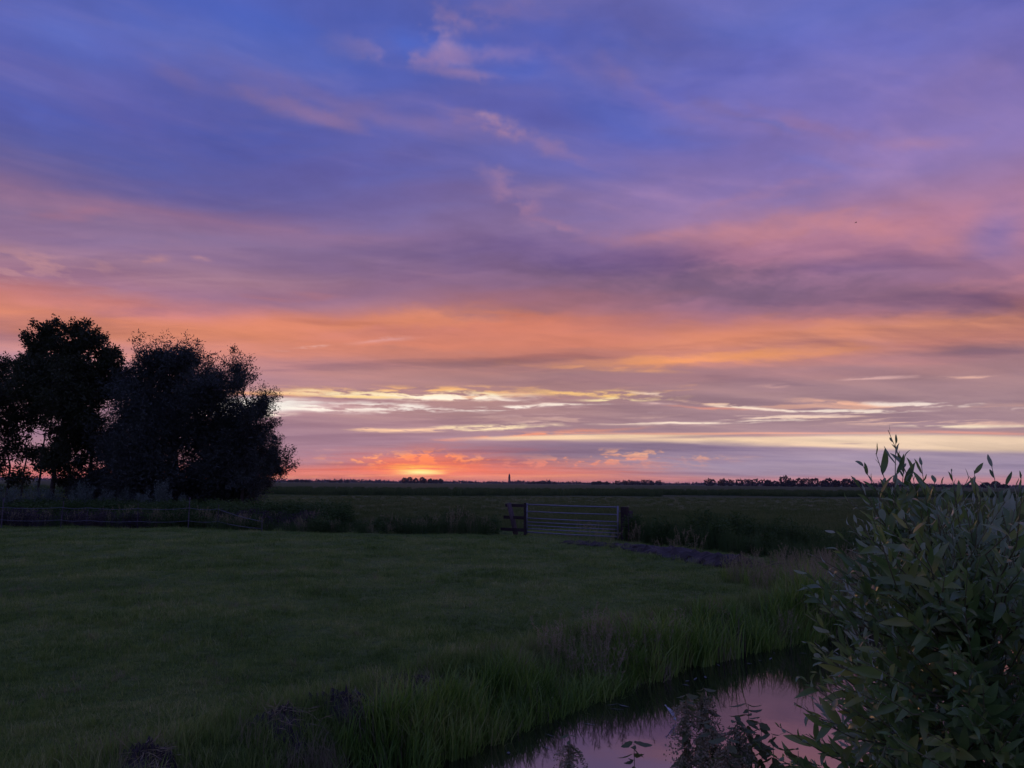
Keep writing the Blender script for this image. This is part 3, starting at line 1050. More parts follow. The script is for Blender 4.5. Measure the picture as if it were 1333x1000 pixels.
scl = (0.55 + xy[:, 1] * 0.026) * (.5 + 1.2 * RNG.uniform(0, 1, len(xy)) ** 1.8) * np.where(big, 1.1, 1.0)
scatter('turf_grass', turf, on_land(xy), scl, idx, 'short grazed turf covering the near field', 'grass')

# pale dry tufts left standing in the turf
dry = [blades(26, .05, .05, .14, .003, 1.0, 3, 40 + s, M_STRAW, .3) for s in range(3)]
spots = [(195, 790), (120, 770), (30, 766), (390, 742), (355, 728), (160, 775), (410, 770), (260, 860), (290, 885), (460, 830), (560, 760),
         (640, 720), (240, 720), (330, 715), (440, 745), (520, 722), (150, 880), (80, 905), (310, 790), (600, 790), (700, 760), (345, 746)]
xy = []
for sx_, sy_ in spots:
    g_ = ground_at(sx_, sy_)
    for _ in range(7):
        xy.append((g_.x + random.gauss(0, .16), g_.y + random.gauss(0, .22)))
scatter('dry_tufts', dry, on_land(xy), RNG.uniform(.5, 1.1, len(xy)), RNG.integers(0, 3, len(xy)), 'small pale dry tufts standing in the turf', 'grass')

# the lush fringe of sedge on the far bank of the ditch, green and brown by turns
sedge = [blades(24, .14, .32, .80, .018, .9, 6, 60 + s, M_SEDGE, .04) for s in range(5)]
sedge += [blades(24, .18, .30, .66, .010, 1.4, 6, 70 + s, M_STRAW, .10) for s in range(2)]
E_ = NEAR_EDGE[1:12]
xy = along(E_[:9], 2300, -0.16, 0.44)
xy2 = along(E_[8:], 500, -0.2, 0.5)
xy = np.vstack([xy, xy2])
thin_ = patchy(xy, 3.2, 18) + RNG.normal(0, .6, len(xy)) > -.9
xy = xy[thin_]
brown = (patchy(xy, .9, 9) > 0.75) & (RNG.uniform(size=len(xy)) < .75) | (RNG.uniform(size=len(xy)) < .13)
idx = np.where(brown, RNG.integers(5, 7, len(xy)), RNG.integers(0, 5, len(xy)))
scl = RNG.uniform(.55, 1.15, len(xy)) * (1.0 + 0.22 * patchy(xy, 2.8, 10)) * np.clip(.56 + .085 * (xy[:, 1] - 6.0), .50, .95)
scatter('bank_sedge', sedge, on_land(xy, .0), scl, idx, 'tall green sedge fringing the field bank of the ditch', 'sedge', .10)

plume = [plumes(16, .16, .45, .80, 80 + s, M_PLUME) for s in range(4)]
xy = along(E_[3:9], 200, -.05, 0.6)
keep_ = (patchy(xy, .9, 9) > 0.3) | (RNG.uniform(size=len(xy)) < .12)
xy = xy[keep_]
scatter('flowering_grass', plume, on_land(xy), RNG.uniform(.6, 1.1, len(xy)), RNG.integers(0, 4, len(xy)),
        'feathery brown flowering grass along the ditch bank', 'grass', .12)
mid_ = [blades(28, .12, .12, .30, .005, 1.0, 4, 90 + s, M_TURF, .12) for s in range(3)] + [blades(18, .12, .14, .3, .004, 1.0, 4, 95, M_STRAW, .15)]
xy = along(E_[:9], 2200, 0.3, 1.15)
scatter('rough_grass', mid_, on_land(xy), RNG.uniform(.5, 1.0, len(xy)), RNG.choice([0, 1, 2, 0, 1, 2, 3], len(xy)),
        'ungrazed rough grass between turf and sedge', 'grass', .15)

# scattered tussocks the cattle leave standing
n = 420
yy = 6.0 * (31.0 / 6.0) ** RNG.uniform(0, 1, n)
xy = np.column_stack([RNG.uniform(-1, .6, n) * (yy * .7 + 1), yy])
xy = np.vstack([xy + RNG.normal(0, .12, xy.shape) for _ in range(4)])
d_, s_ = poly_dist(xy[:, 0], xy[:, 1], NEAR_EDGE)
e1_, _ = poly_dist(xy[:, 0], xy[:, 1], FAR_W)
xy = xy[(d_ * s_ > .8) & (e1_ > 1.4)]
scatter('turf_tussocks', mid_, on_land(xy), RNG.uniform(.25, .62, len(xy)) * (1 + .012 * xy[:, 1]), RNG.choice([0, 1, 2, 0, 1, 2, 3], len(xy)),
        'small rough tussocks scattered over the grazed turf', 'grass', .2)

# the corner where the two ditches meet: a broad stand of browner flowering grass
xy = np.column_stack([RNG.uniform(4.2, 12.5, 900), RNG.uniform(13.0, 19.5, 900)])
d_, s_ = poly_dist(xy[:, 0], xy[:, 1], NEAR_EDGE)
lim_ = (d_ * s_ > .1) & (xy[:, 1] < 21.5 - .32 * xy[:, 0]) & (xy[:, 0] > 4.6 + (19.5 - xy[:, 1]) * .0) & (d_ * s_ < 4.2 - 0.25 * np.abs(xy[:, 0] - 8))
xy = xy[lim_]
scatter('corner_grass', sedge + plume, on_land(xy), RNG.uniform(.5, .85, len(xy)),
        RNG.choice([0, 1, 2, 5, 6, 7, 8, 9, 10], len(xy)), 'brownish flowering grass in the field corner by the ditches', 'grass', .1)

# rank growth on the field ditch beyond
weeds = [broadleaf(16, .75, .28, .11, 100 + s, M_WEED) for s in range(3)] + \
        [blades(40, .20, .45, .85, .010, .8, 4, 110 + s, M_WEED, .05) for s in range(3)] + \
        [broadleaf(16, .75, .28, .10, 120 + s, M_WEED2) for s in range(2)] + plume[:2]
P_ = FAR_W[1:]
xy = np.vstack([along(P_, 900, .9, 2.2), along(P_, 900, -1.9, -.8), along(P_, 500, -1.0, 1.0)])
xy = xy[xy[:, 0] > -17]
idx = RNG.choice([0, 1, 2, 3, 4, 5, 3, 4, 8, 9], len(xy))
scl = RNG.uniform(.45, 1.05, len(xy)) * (1 + .35 * patchy(xy, 1.1, 15))
scatter('ditch_weeds', weeds, on_land(xy, .0), scl, idx, 'rank weeds and grass along the far field ditch', 'weeds', .1)
reed = [blades(34, .20, .75, 1.30, .014, .5, 5, 130 + s, M_WEED, .03) for s in range(3)] + [broadleaf(20, 1.1, .3, .13, 140 + s, M_WEED) for s in range(2)]
xy = np.vstack([along(FAR_E, 420, .7, 2.3), along(FAR_E, 520, -2.3, -.6), along(FAR_E, 260, -.8, .8)])
scl = RNG.uniform(.45, 1.0, len(xy)) * np.clip(.50 + .035 * (xy[:, 1] - 16), .5, .85) * (1 + .25 * patchy(xy, 1.5, 14))
scatter('ditch_reeds', reed, on_land(xy), scl, RNG.choice([0, 1, 2, 0, 1, 3, 4], len(xy)),
        'dark reeds filling the ditch right of the gate', 'reeds', .07)
xy = along([(10.5, 20.6), (14, 19.8), (30, 28.5), (60, 43)], 900, .2, 2.6)
scatter('ditch_reeds', reed, on_land(xy), RNG.uniform(.5, .8, len(xy)), RNG.choice([0, 1, 2, 3, 4], len(xy)),
        'low dark reeds along the ditch behind the bush', 'reeds', .07)

# undergrowth at the foot of the trees
xy = np.column_stack([RNG.uniform(-34, -8.5, 2600), RNG.uniform(33.6, 41, 2600)])
xy = xy[(xy[:, 1] < 41 - .0 * xy[:, 0]) & (xy[:, 1] > 33.4 + np.maximum(0, (xy[:, 0] + 12) * .15))]
idx = np.where(xy[:, 1] < 36.6, RNG.choice([6, 7, 6, 7, 4, 5, 8], len(xy)), RNG.choice([0, 1, 2, 3], len(xy)))
scatter('tree_undergrowth', weeds, on_land(xy), RNG.uniform(.6, 1.15, len(xy)) * np.where(xy[:, 1] > 36.6, 1.35, 1.0), idx,
        'dark nettles and weeds under the trees behind the fence', 'weeds', .1)

# hay meadow beyond: seed heads catch a little light, tussocks thin out with distance
haym = [blades(40, .28, .12, .30, .012, .9, 3, 150 + s, M_HAY, .1) for s in range(2)] + [plumes(22, .3, .2, .42, 155 + s, M_PLUME, .1) for s in range(2)]
n = 16000
yy = 34 * (115 / 34) ** RNG.uniform(0, 1, n)
xx = RNG.uniform(-1, 1, n) * (yy * .72)
xy = np.column_stack([xx, yy])
e1_, s1_ = poly_dist(xy[:, 0], xy[:, 1], FAR_W)
xy = xy[(e1_ > 1.5) & (s1_ > 0)]
scatter('hay_meadow', haym, on_land(xy), RNG.uniform(.7, 1.2, len(xy)), RNG.choice([0, 1], len(xy)), 'hay meadow grass beyond the ditch', 'grass', .1)
n = 5000
xy = np.column_stack([RNG.uniform(5, 60, n), RNG.uniform(19, 60, n)])
e2_, s2_ = poly_dist(xy[:, 0], xy[:, 1], FAR_E)
xy = xy[(e2_ > 1.5) & (s2_ > 0) & (xy[:, 1] > 18 + .5 * (xy[:, 0] - 12))]
scatter('hay_meadow', haym, on_land(xy), RNG.uniform(.7, 1.2, len(xy)), RNG.choice([0, 1], len(xy)), 'hay meadow grass right of the gate', 'grass', .1)

# a field of tall crop far out, level on top
crop = [blades(60, .55, .85, 1.25, .035, .45, 3, 160 + s, M_CROP, .05) for s in range(3)]
n = 7000
xx = RNG.uniform(-150, 130, n)
front = 117 + 10 * np.sin(xx * .021 + 1.2) + 5 * np.sin(xx * .09) + RNG.normal(0, 3, n) + np.where(xx > 25, 22, 0)
yy = front + np.where(RNG.uniform(size=n) < .55, RNG.uniform(0, 5, n), RNG.uniform(0, 90, n))
scatter('tall_crop', crop, on_land(np.column_stack([xx, yy])), RNG.uniform(.5, 1.0, n), RNG.integers(0, 3, n), 'dark belt of tall crop across the plain', 'crop', .06)


# ------------------------------------------------------------------ trees
def px_point(px, py, dist):
    """the point at a given distance ahead that the photograph shows at (px, py)"""
    d = view_ray(px, py)
    return np.array((d.x / d.y * dist, dist, CAM_H + d.z / d.y * dist))


def make_tree(name, label, base_px, dist, blobs, mat, leaf_l, leaf_w, n_leaf, seed, trunks, group='trees by the fence', shoot=0.5, droop=0.0, fill=.30, clumps=24, tight=.16):
    """trunk, limbs reaching to each mass of the crown, and leaves in clumps on those limbs"""
    rg = np.random.default_rng(seed)
    b0 = px_point(base_px, 655, dist)
    base = Vector((b0[0], dist, float(land(b0[0], dist))))
    root = empty(name, base, label, 'tree', group)
    sc = dist / FPX
    tops = []
    for (x0, y0, x1, y1, r) in trunks:
        p0 = px_point(x0, y0, dist)
        p0[2] = land(p0[0], dist) - .1
        p1 = px_point(x1, y1, dist)
        k = 7
        pts = []
        for i in range(k):
            t = i / (k - 1)
            pts.append(Vector(p0 * (1 - t) + p1 * t) + Vector((rg.normal(0, .07), rg.normal(0, .09), 0)) * (0 if i == 0 else 1))
        MB(base).tube(pts, [r * (1.35 if i == 0 else 1 - .62 * i / (k - 1)) for i in range(k)], 9).build('trunk', M_BARK, root, True)
        tops.append((pts, r))
    lb = MB(base)
    P, Dv, KF = [], [], []
    vol = sum(r ** 2.2 for _, _, r in blobs)
    for (bx, by, br) in blobs:
        c = px_point(bx, by, dist)
        c[1] += rg.normal(0, 1.1)
        R = br * sc
        # limb from the nearest trunk
        best = min(((Vector(c) - q).length, j, i) for j, (pts, r) in enumerate(tops) for i, q in enumerate(pts) if i >= 2 and q.z < c[2] + .5 or i == 2)
        pts, r = tops[best[1]]
        q = pts[best[2]]
        m_ = (q + Vector(c)) / 2 + Vector((rg.normal(0, .2), rg.normal(0, .2), -.15 * (Vector(c) - q).length))
        lb.tube([q, m_, Vector(c)], [r * .34, r * .24, .03], 6)
        nl = int(n_leaf * br ** 2.2 / vol)
        nc = max(8, int(clumps * (br / 25) ** 1.3))
        dirs = unit(rg.normal(size=(nc, 3)))
        rad = R * np.where(rg.uniform(size=nc) < .72, rg.uniform(.70, 1.02, nc), rg.uniform(.15, .7, nc))
        cc = c + dirs * rad[:, None] * (1, 1.15, 1)
        for e in cc:
            w = (Vector(c) + Vector(e)) / 2 + Vector((0, 0, -.08 * R))
            lb.tube([Vector(c), w, Vector(e), Vector(e + (e - c) * .12)], [.03, .022, .012, .004], 4, False)
        ncl = int(nl * (1 - fill))
        who = rg.integers(0, nc, ncl)
        # most leaves sit along a short spray pointing outward and up, in tight bunches
        u = rg.uniform(-.4, 1, ncl) ** 1.0
        ax = unit(dirs + (0, 0, .55 - droop) + rg.normal(0, .25, (nc, 3)))
        pos = cc[who] + ax[who] * (u * shoot)[:, None] + rg.normal(0, 1, (ncl, 3)) * (.085 + tight * R * (1 - .55 * np.clip(u, 0, 1)))[:, None] * .9
        dv = unit(ax[who] * .9 + rg.normal(0, .7, (ncl, 3)) + (0, 0, -.2 - droop))
        P.append(pos)
        Dv.append(dv)
        KF.append(np.ones(ncl))
        nf = nl - ncl
        pos = c + unit(rg.normal(size=(nf, 3))) * (R * .85 * rg.uniform(0, 1, nf) ** .4)[:, None]
        P.append(pos)
        Dv.append(unit(rg.normal(size=(nf, 3))))
        KF.append(np.full(nf, 1.7))
    KF = np.concatenate(KF)
    props(lb.build('limbs', M_BARK, root, True), kind='stuff')
    P, Dv = np.vstack(P), np.vstack(Dv)
    low = P[:, 2] > land(P[:, 0], P[:, 1]) + .25
    P, Dv = P[low], Dv[low]
    side = unit(np.cross(Dv, rg.normal(size=Dv.shape)))
    ln = leaf_l * rg.uniform(.6, 1.25, len(P)) * KF[low]
    v, f = diamonds(P - np.array(base), Dv, side, ln, ln * leaf_w)
    link(bpy.data.objects.new('crown', mesh_np('crown', v, f, mat)), root)
    return root


make_tree('ash_tree', 'tallest tree by the fence, open crown above a leaning trunk', 70, 46,
          [(68, 436, 18), (62, 455, 19), (100, 436, 17), (116, 444, 17), (130, 462, 14), (92, 458, 17), (60, 480, 28), (106, 478, 30), (82, 508, 36), (38, 464, 9), (30, 488, 16),
           (132, 492, 20), (122, 530, 36), (70, 545, 26), (110, 575, 30), (155, 462, 10), (152, 480, 12), (160, 500, 16), (148, 508, 20), (98, 600, 22), (88, 628, 11), (104, 632, 14), (74, 590, 12)],
          M_ASH, .18, .45, 70000, 21, [(66, 655, 84, 520, .16), (47, 655, 58, 560, .09), (120, 655, 118, 520, .14)], shoot=.4, clumps=22, fill=.14, tight=.11)
make_tree('alder_tree', 'thin tree cut by the left edge, sky showing between its stems', 12, 47,
          [(2, 486, 16), (18, 512, 24), (-28, 500, 40), (6, 545, 26), (36, 535, 24), (52, 560, 15), (18, 582, 22), (-30, 560, 40), (44, 600, 12), (4, 612, 14), (30, 620, 10), (58, 588, 13), (16, 630, 8), (52, 622, 9)],
          M_ASH, .16, .45, 30000, 22, [(12, 655, 10, 545, .08), (30, 655, 36, 560, .07), (-30, 655, -28, 540, .13)], shoot=.35, clumps=22, fill=.14, tight=.12)
make_tree('willow_tree', 'broad rounded grey willow, widest crown of the tree group', 232, 45,
          [(198, 472, 24), (226, 466, 22), (250, 474, 20), (180, 500, 28), (222, 508, 42), (262, 500, 28), (284, 518, 27), (160, 535, 28), (200, 560, 48), (258, 560, 50),
           (300, 560, 30), (150, 590, 38), (210, 615, 48), (270, 620, 46), (312, 610, 36), (162, 632, 30), (318, 636, 22), (120, 632, 30), (240, 640, 34)],
          M_WILLOW, .18, .30, 150000, 23, [(232, 660, 222, 530, .24), (214, 660, 180, 560, .16), (245, 660, 285, 560, .15)], shoot=.85, droop=.05, clumps=30, fill=.26)
make_tree('slender_willow', 'slender feathery willow at the right end of the tree group', 318, 44,
          [(322, 487, 11), (314, 500, 12), (328, 508, 12), (322, 530, 20), (338, 535, 12), (330, 562, 22), (347, 572, 11), (352, 590, 11), (340, 604, 20), (356, 612, 9), (345, 628, 13), (322, 598, 24), (360, 600, 5)],
          M_WILLOW, .16, .28, 34000, 24, [(316, 662, 322, 530, .11), (322, 662, 345, 590, .07)], shoot=.9, droop=.0, clumps=26, fill=.08)


def make_shrub(px, py, w, h, dist, seed, label):
    """a low grey shrub: several stems, leafy sprays pointing up"""
    rg = np.random.default_rng(seed)
    sc = dist / FPX
    c = px_point(px, py, dist)
    base = Vector((c[0], dist, float(land(c[0], dist))))
    root = empty('grey_shrub', base, label, 'shrub', 'grey shrubs under the trees')
    top = c[2] + h * sc * .9
    st = MB(base)
    P, Dv = [], []
    for _ in range(int(10 + w * .7)):
        a, r = rg.uniform(0, 6.283), math.sqrt(rg.uniform()) * w * sc
        tip = np.array((base.x + r * math.cos(a), base.y + r * math.sin(a) * .8, base.z + (top - base.z) * rg.uniform(.55, 1.0) * (1 - .3 * (r / (w * sc)) ** 2)))
        b = np.array(base) + (rg.normal(0, .08), rg.normal(0, .08), 0)
        m = (b + tip) / 2 + (tip - b) * (.25, .25, 0) * .5
        st.tube([Vector(b), Vector(m), Vector(tip)], [.018, .012, .004], 5)
        n = 150
        t = rg.uniform(.25, 1.05, n)[:, None]
        q = (1 - t) ** 2 * b + 2 * t * (1 - t) * m + t * t * tip
        P.append(q + rg.normal(0, .075, (n, 3)))
        Dv.append(unit(rg.normal(0, .6, (n, 3)) + (0, 0, .8)))
    props(st.build('stems', M_BARK, root, True), kind='stuff')
    P, Dv = np.vstack(P), np.vstack(Dv)
    ln = .10 * rg.uniform(.6, 1.3, len(P))
    v, f = diamonds(P - np.array(base), Dv, unit(np.cross(Dv, rg.normal(size=Dv.shape))), ln, ln * .3)
    link(bpy.data.objects.new('foliage', mesh_np('foliage', v, f, M_SHRUB)), root)


SHRUBS = [(8, 644, 24, 18, 'wide grey shrub at the left edge of the photo'), (40, 642, 22, 18, 'grey shrub under the thin left stems of the trees'),
          (66, 648, 14, 16, 'low grey shrub at the foot of the leaning trunk'), (106, 644, 17, 20, 'grey shrub right of the gap beside the leaning trunk'),
          (142, 648, 12, 18, 'narrow grey shrub midway between the leaning trunk and the broad willow'), (166, 646, 14, 16, 'grey shrub before the left side of the broad willow'),
          (188, 650, 10, 14, 'small grey shrub left of the pale upright one'), (213, 642, 12, 24, 'pale upright grey shrub against the broad willow trunk'),
          (241, 651, 10, 10, 'small grey shrub beside the pale fence post')]
for i, (sx_, sy_, sw_, sh_, lb_) in enumerate(SHRUBS):
    make_shrub(sx_, sy_, sw_, sh_, 40 + (i % 3) * .8, 300 + i, lb_)

# ------------------------------------------------------------------ tape fence before the trees
FENCE_Y = 32.9


def fence_point(px, h, y=FENCE_Y):
    x = px_point(px, 670, y)[0]
    return Vector((x, y, float(land(x, y)) + h))


f0 = fence_point(150, 0)
fence = empty('tape_fence', f0, 'low two-strand tape fence in front of the left trees', 'fence')
posts = [(-60, 1.15, .022), (3, 1.2, .025), (80, 1.05, .015), (113, .80, .012), (180, 1.0, .012), (246, 1.22, .024), (284, .95, .015), (342, .55, .015)]
for px_, h_, r_ in posts:
    y_ = FENCE_Y if px_ < 300 else 30.9
    a = fence_point(px_, -.1, y_)
    m = MB(f0)
    lean_ = random.uniform(-.05, .05)
    m.tube([a, a + Vector((lean_ * .5, 0, h_ * .5 + .1)), a + Vector((lean_, 0, h_ + .1))], [r_, r_ * .95, r_ * .85], 8)
    m.box(a + Vector((lean_, 0, h_ + .13)), (r_ * 1.2, r_ * 1.2, .03))
    m.build('post', M_POST, fence, False)
for hs in ((.86, .86, .85, .86, .85, .84, .83, .42), (.33, .34, .33, .34, .32, .31, .32, .14)):
    pts = []
    for k, (px_, h_, r_) in enumerate(posts):
        y_ = FENCE_Y if px_ < 300 else 30.9
        p = fence_point(px_, hs[k], y_) + Vector((0, -.03, 0))
        if pts:
            q = pts[-1]
            for t in (.25, .5, .75):
                pts.append(q.lerp(p, t) + Vector((0, 0, -.05 * 4 * t * (1 - t))))
        pts.append(p)
    MB(f0).tube(pts, .007, 5).build('tape', M_WIRE, fence, True)

# ------------------------------------------------------------------ field gate with its timber wing
GL, GR = Vector((0.62, 30.4, 0)), Vector((3.88, 28.3, 0))
GL.z, GR.z = 0.02, 0.0
gd = (GR - GL).normalized()
gn = Vector((-gd.y, gd.x, 0))
gate = empty('field_gate', (GL + GR) / 2, 'closed galvanised field gate of seven horizontal bars', 'gate')
go_ = gate.location.copy()
Z0, HG = .10, 1.06
for k, fr in enumerate((0, .125, .245, .368, .505, .748, 1.0)):
    z = Z0 + HG * fr
    pts = [GL + gd * .03 + Vector((0, 0, z)), GL.lerp(GR, .5) + Vector((0, 0, z - .012)), GR - gd * .03 + Vector((0, 0, z))]
    MB(go_).tube(pts, .021 if fr not in (0, 1.0) else .026, 8).build('bar', M_STEEL, gate, True)
stiles = []
for p, r in ((GL, .028), (GR, .034)):
    stiles.append(MB(go_).tube([p + Vector((0, 0, Z0 - .06)), p + Vector((0, 0, Z0 + HG + .05))], r, 8).build('stile', M_STEEL, gate, True))
lt = MB(go_)
lt.tube([GL + gd * .02 + Vector((0, -.02, Z0 + .74)), GL - gd * .10 + Vector((0, -.05, Z0 + .72)), GL - gd * .11 + Vector((0, -.05, Z0 + .60))], .013, 6)
lt.build('latch', M_RAIL, stiles[0], True)
for z in (Z0 + .12, Z0 + .92):
    MB(go_).tube([GR + Vector((0, 0, z)), GR + gd * .12 + Vector((0, 0, z))], .018, 6).build('hinge', M_STEEL, stiles[1], True)

RZ = Matrix.Rotation(math.atan2(gd.y, gd.x), 3, 'Z')
gp_ = GR + gd * .27
hp = empty('gate_post', (gp_.x, gp_.y, 0), 'thick square timber post hanging the metal gate', 'post')
MB((gp_.x, gp_.y, 0)).box(gp_ + Vector((0, 0, .50)), (.115, .115, .68), RZ, .96, .006).build('timber', M_RAIL, hp, False, .012)
MB((gp_.x, gp_.y, 0)).box(gp_ + Vector((.20, .12, .42)), (.075, .075, .62), Matrix.Rotation(.05, 3, 'Y'), .94, .006).build('back_post', M_WOOD, hp, False, .01)

wl = empty('rail_fence', GL - gd * .6, 'short dark three-rail timber fence left of the metal gate', 'fence')
wo_ = wl.location.copy()
MB(wo_).box(GL - gd * .07 + Vector((0, 0, .56)), (.05, .05, .66), RZ, .96, .004).build('post', M_RAIL, wl, False, .008)
base_ = GL - gd * .52
MB(wo_).tube([base_ + Vector((.02, .09, -.1)), base_ + Vector((-.10, .09, .5)), base_ + Vector((-.27, .09, 1.20))], [.105, .10, .095], 10).build('leaning_post', M_WOOD, wl, True)
for z, ext in ((.17, 1.20), (.64, 1.06), (1.10, .98)):
    a, b = GL - gd * .02, GL - gd * (ext + .02)
    c = a.lerp(b, .5)
    MB(wo_).box(c + Vector((0, -.03, z + random.uniform(-.01, .01))), (ext / 2, .028, .062), RZ, 1.0, .006).build('rail', M_RAIL, wl, False, .008)

sp_ = px_point(818, 690, 27.5)
stk = empty('thin_stake', (sp_[0], 27.5, 0), 'thin upright stake just right of the thick gate post', 'stake')
MB((sp_[0], 27.5, 0)).tube([Vector((sp_[0], 27.5, -.1)), Vector((sp_[0] + .01, 27.5, .5)), Vector((sp_[0] - .01, 27.5, .98))], [.022, .02, .016], 7).build('stick', M_BARK, stk, True)


# ------------------------------------------------------------------ the mud bank beside the dam, and heaps of dredged weed
def ridge(name, label, pts, widths, heights, seed, cat, mat=None):
    """a long low heap: rough cross-sections along a line on the ground"""
    rg = np.random.default_rng(seed)
    P = np.array(pts, float)
    t = np.linspace(0, 1, len(P))
    k = 70
    T = np.linspace(0, 1, k)
    X, Y = np.interp(T, t, P[:, 0]), np.interp(T, t, P[:, 1])
    Wd, Hh = np.interp(T, t, widths), np.interp(T, t, heights)
    dx, dy = np.gradient(X), np.gradient(Y)
    L = np.hypot(dx, dy)
    nx, ny = -dy / L, dx / L
    prof = [(-1, -.25), (-.8, .12), (-.55, .45), (-.3, .86), (0, 1), (.3, .93), (.55, .7), (.8, .2), (1, -.25)]
    v = []
    for i in range(k):
        for a, h in prof:
            w = Wd[i] * a * (1 + .16 * rg.normal())
            x, y = X[i] + nx[i] * w, Y[i] + ny[i] * w
            v.append((x, y, float(land(x, y)) + Hh[i] * h * (1 + .2 * rg.normal()) + (.03 * rg.normal() if h > 0 else -.05)))
    m = len(prof)
    f = [(i * m + j, i * m + j + 1, (i + 1) * m + j + 1, (i + 1) * m + j) for i in range(k - 1) for j in range(m - 1)]
    c = np.array((X[k // 2], Y[k // 2], 0.0))
    v = np.array(v) - c
    e0, e1 = len(v), len(v) + 1
    v = np.vstack([v, v[:m].mean(0) * (1, 1, 1), v[-m:].mean(0)])
    f += [(e0, j + 1, j, j) for j in range(m - 1)] + [(e1, (k - 1) * m + j, (k - 1) * m + j + 1, (k - 1) * m + j + 1) for j in range(m - 1)]
    me = bpy.data.meshes.new(name)
    me.from_pydata([tuple(q) for q in v], [], [tuple(dict.fromkeys(q)) for q in f])
    me.materials.append(mat or M_MUD)
    ob = bpy.data.objects.new(name, me)
    ob.location = c
    return props(link(ob), label, cat)


g1, g2, g3, g4 = ground_at(740, 705), ground_at(800, 711), ground_at(880, 724), ground_at(964, 740)
ridge('mud_bank', 'long low bank of bluish mud running from the gate towards the ditch', [g1[:2], g2[:2], g3[:2], g4[:2]],
      [.5, .6, .62, .5], [.03, .07, .17, .28], 31, 'mud bank')

xy = along([g1[:2], g2[:2], g3[:2], g4[:2]], 110, -.75, .8)
scatter('rough_grass', mid_ + plume[:1], on_land(xy), RNG.uniform(.5, 1.1, len(xy)), RNG.choice([0, 1, 2, 3, 3, 4], len(xy)),
        'rough grass growing through the mud bank', 'grass', .15)


def heap(name, px, py, rx, ry, h, seed, label):
    """a flattened heap of dredged weed and clods"""
    rg = np.random.default_rng(seed)
    c = ground_at(px, py)
    c.z = float(land(c.x, c.y))
    root = empty(name, c, label, 'heap', 'dredged heaps on the ditch bank')
    n, m = 30, 12
    v = [(0, 0, h)]
    for j in range(1, m + 1):
        r = j / m
        for i in range(n):
            a = 6.283 * i / n
            q = 1 + .18 * math.sin(3 * a + seed) + .10 * math.sin(7 * a + 2 * seed)
            x, y = rx * r * q * math.cos(a), ry * r * q * math.sin(a)
            z = h * (1 - r ** 1.6) * (1 + .3 * rg.normal()) + .018 * rg.normal() - (.05 if j == m else 0)
            v.append((x, y, z + float(land(c.x + x, c.y + y)) - c.z))
    f = [(0, 1 + i, 1 + (i + 1) % n, 1 + (i + 1) % n) for i in range(n)]
    for j in range(1, m):
        for i in range(n):
            a, b = 1 + (j - 1) * n + i, 1 + (j - 1) * n + (i + 1) % n
            f.append((a, a + n, b + n, b))
    me = bpy.data.meshes.new('clods')
    me.from_pydata(v, [], [tuple(dict.fromkeys(q)) for q in f])
    me.materials.append(M_MUD)
    link(bpy.data.objects.new('clods', me), root)
    k = 130
    P = np.column_stack([rg.normal(0, rx * .45, k), rg.normal(0, ry * .45, k), np.full(k, .0)])
    P[:, 2] = h * np.clip(1 - (P[:, 0] / rx) ** 2 - (P[:, 1] / ry) ** 2, 0, 1) + rg.uniform(0, .03, k)
    dv = unit(rg.normal(size=(k, 3)) * (1, 1, .35))
    ln = rg.uniform(.06, .22, k)
    vv, ff = diamonds(P, dv, unit(np.cross(dv, rg.normal(size=dv.shape))), ln, np.full(k, .006))
    props(link(bpy.data.objects.new('dead_stalks', mesh_np('dead_stalks', vv, ff, M_PLUME)), root), kind='stuff')


heap('dredged_heap', 368, 936, .26, .30, .07, 41, 'small dark heap of clods, left of two heaps beside the sedge')
heap('dredged_heap', 452, 914, .42, .30, .10, 42, 'largest dark heap of clods and dead weed beside the sedge')
heap('dredged_heap', 545, 885, .45, .25, .06, 43, 'flat dark heap of dead weed behind the sedge')
heap('dredged_heap', 192, 992, .20, .22, .10, 44, 'dark clod heap at the bottom edge of the photo')

# tangle of dead sticks at the end of the mud bank
sc_ = ground_at(985, 745)
stp = empty('stick_tangle', sc_, 'tangle of pale dead sticks at the right end of the mud bank', 'sticks')
for _ in range(16):
    a, l_ = random.uniform(0, 6.283), random.uniform(.3, .7)
    p = Vector((sc_.x + random.gauss(0, .28), sc_.y + random.gauss(0, .3), float(land(sc_.x, sc_.y)) + random.uniform(.03, .2)))
    d = Vector((math.cos(a), math.sin(a), random.uniform(-.1, .35)))
    MB(sc_).tube([p, p + d * l_ * .5 + Vector((0, 0, .04)), p + d * l_], [.012, .009, .004], 5).build('stick', M_WOOD, stp, True)

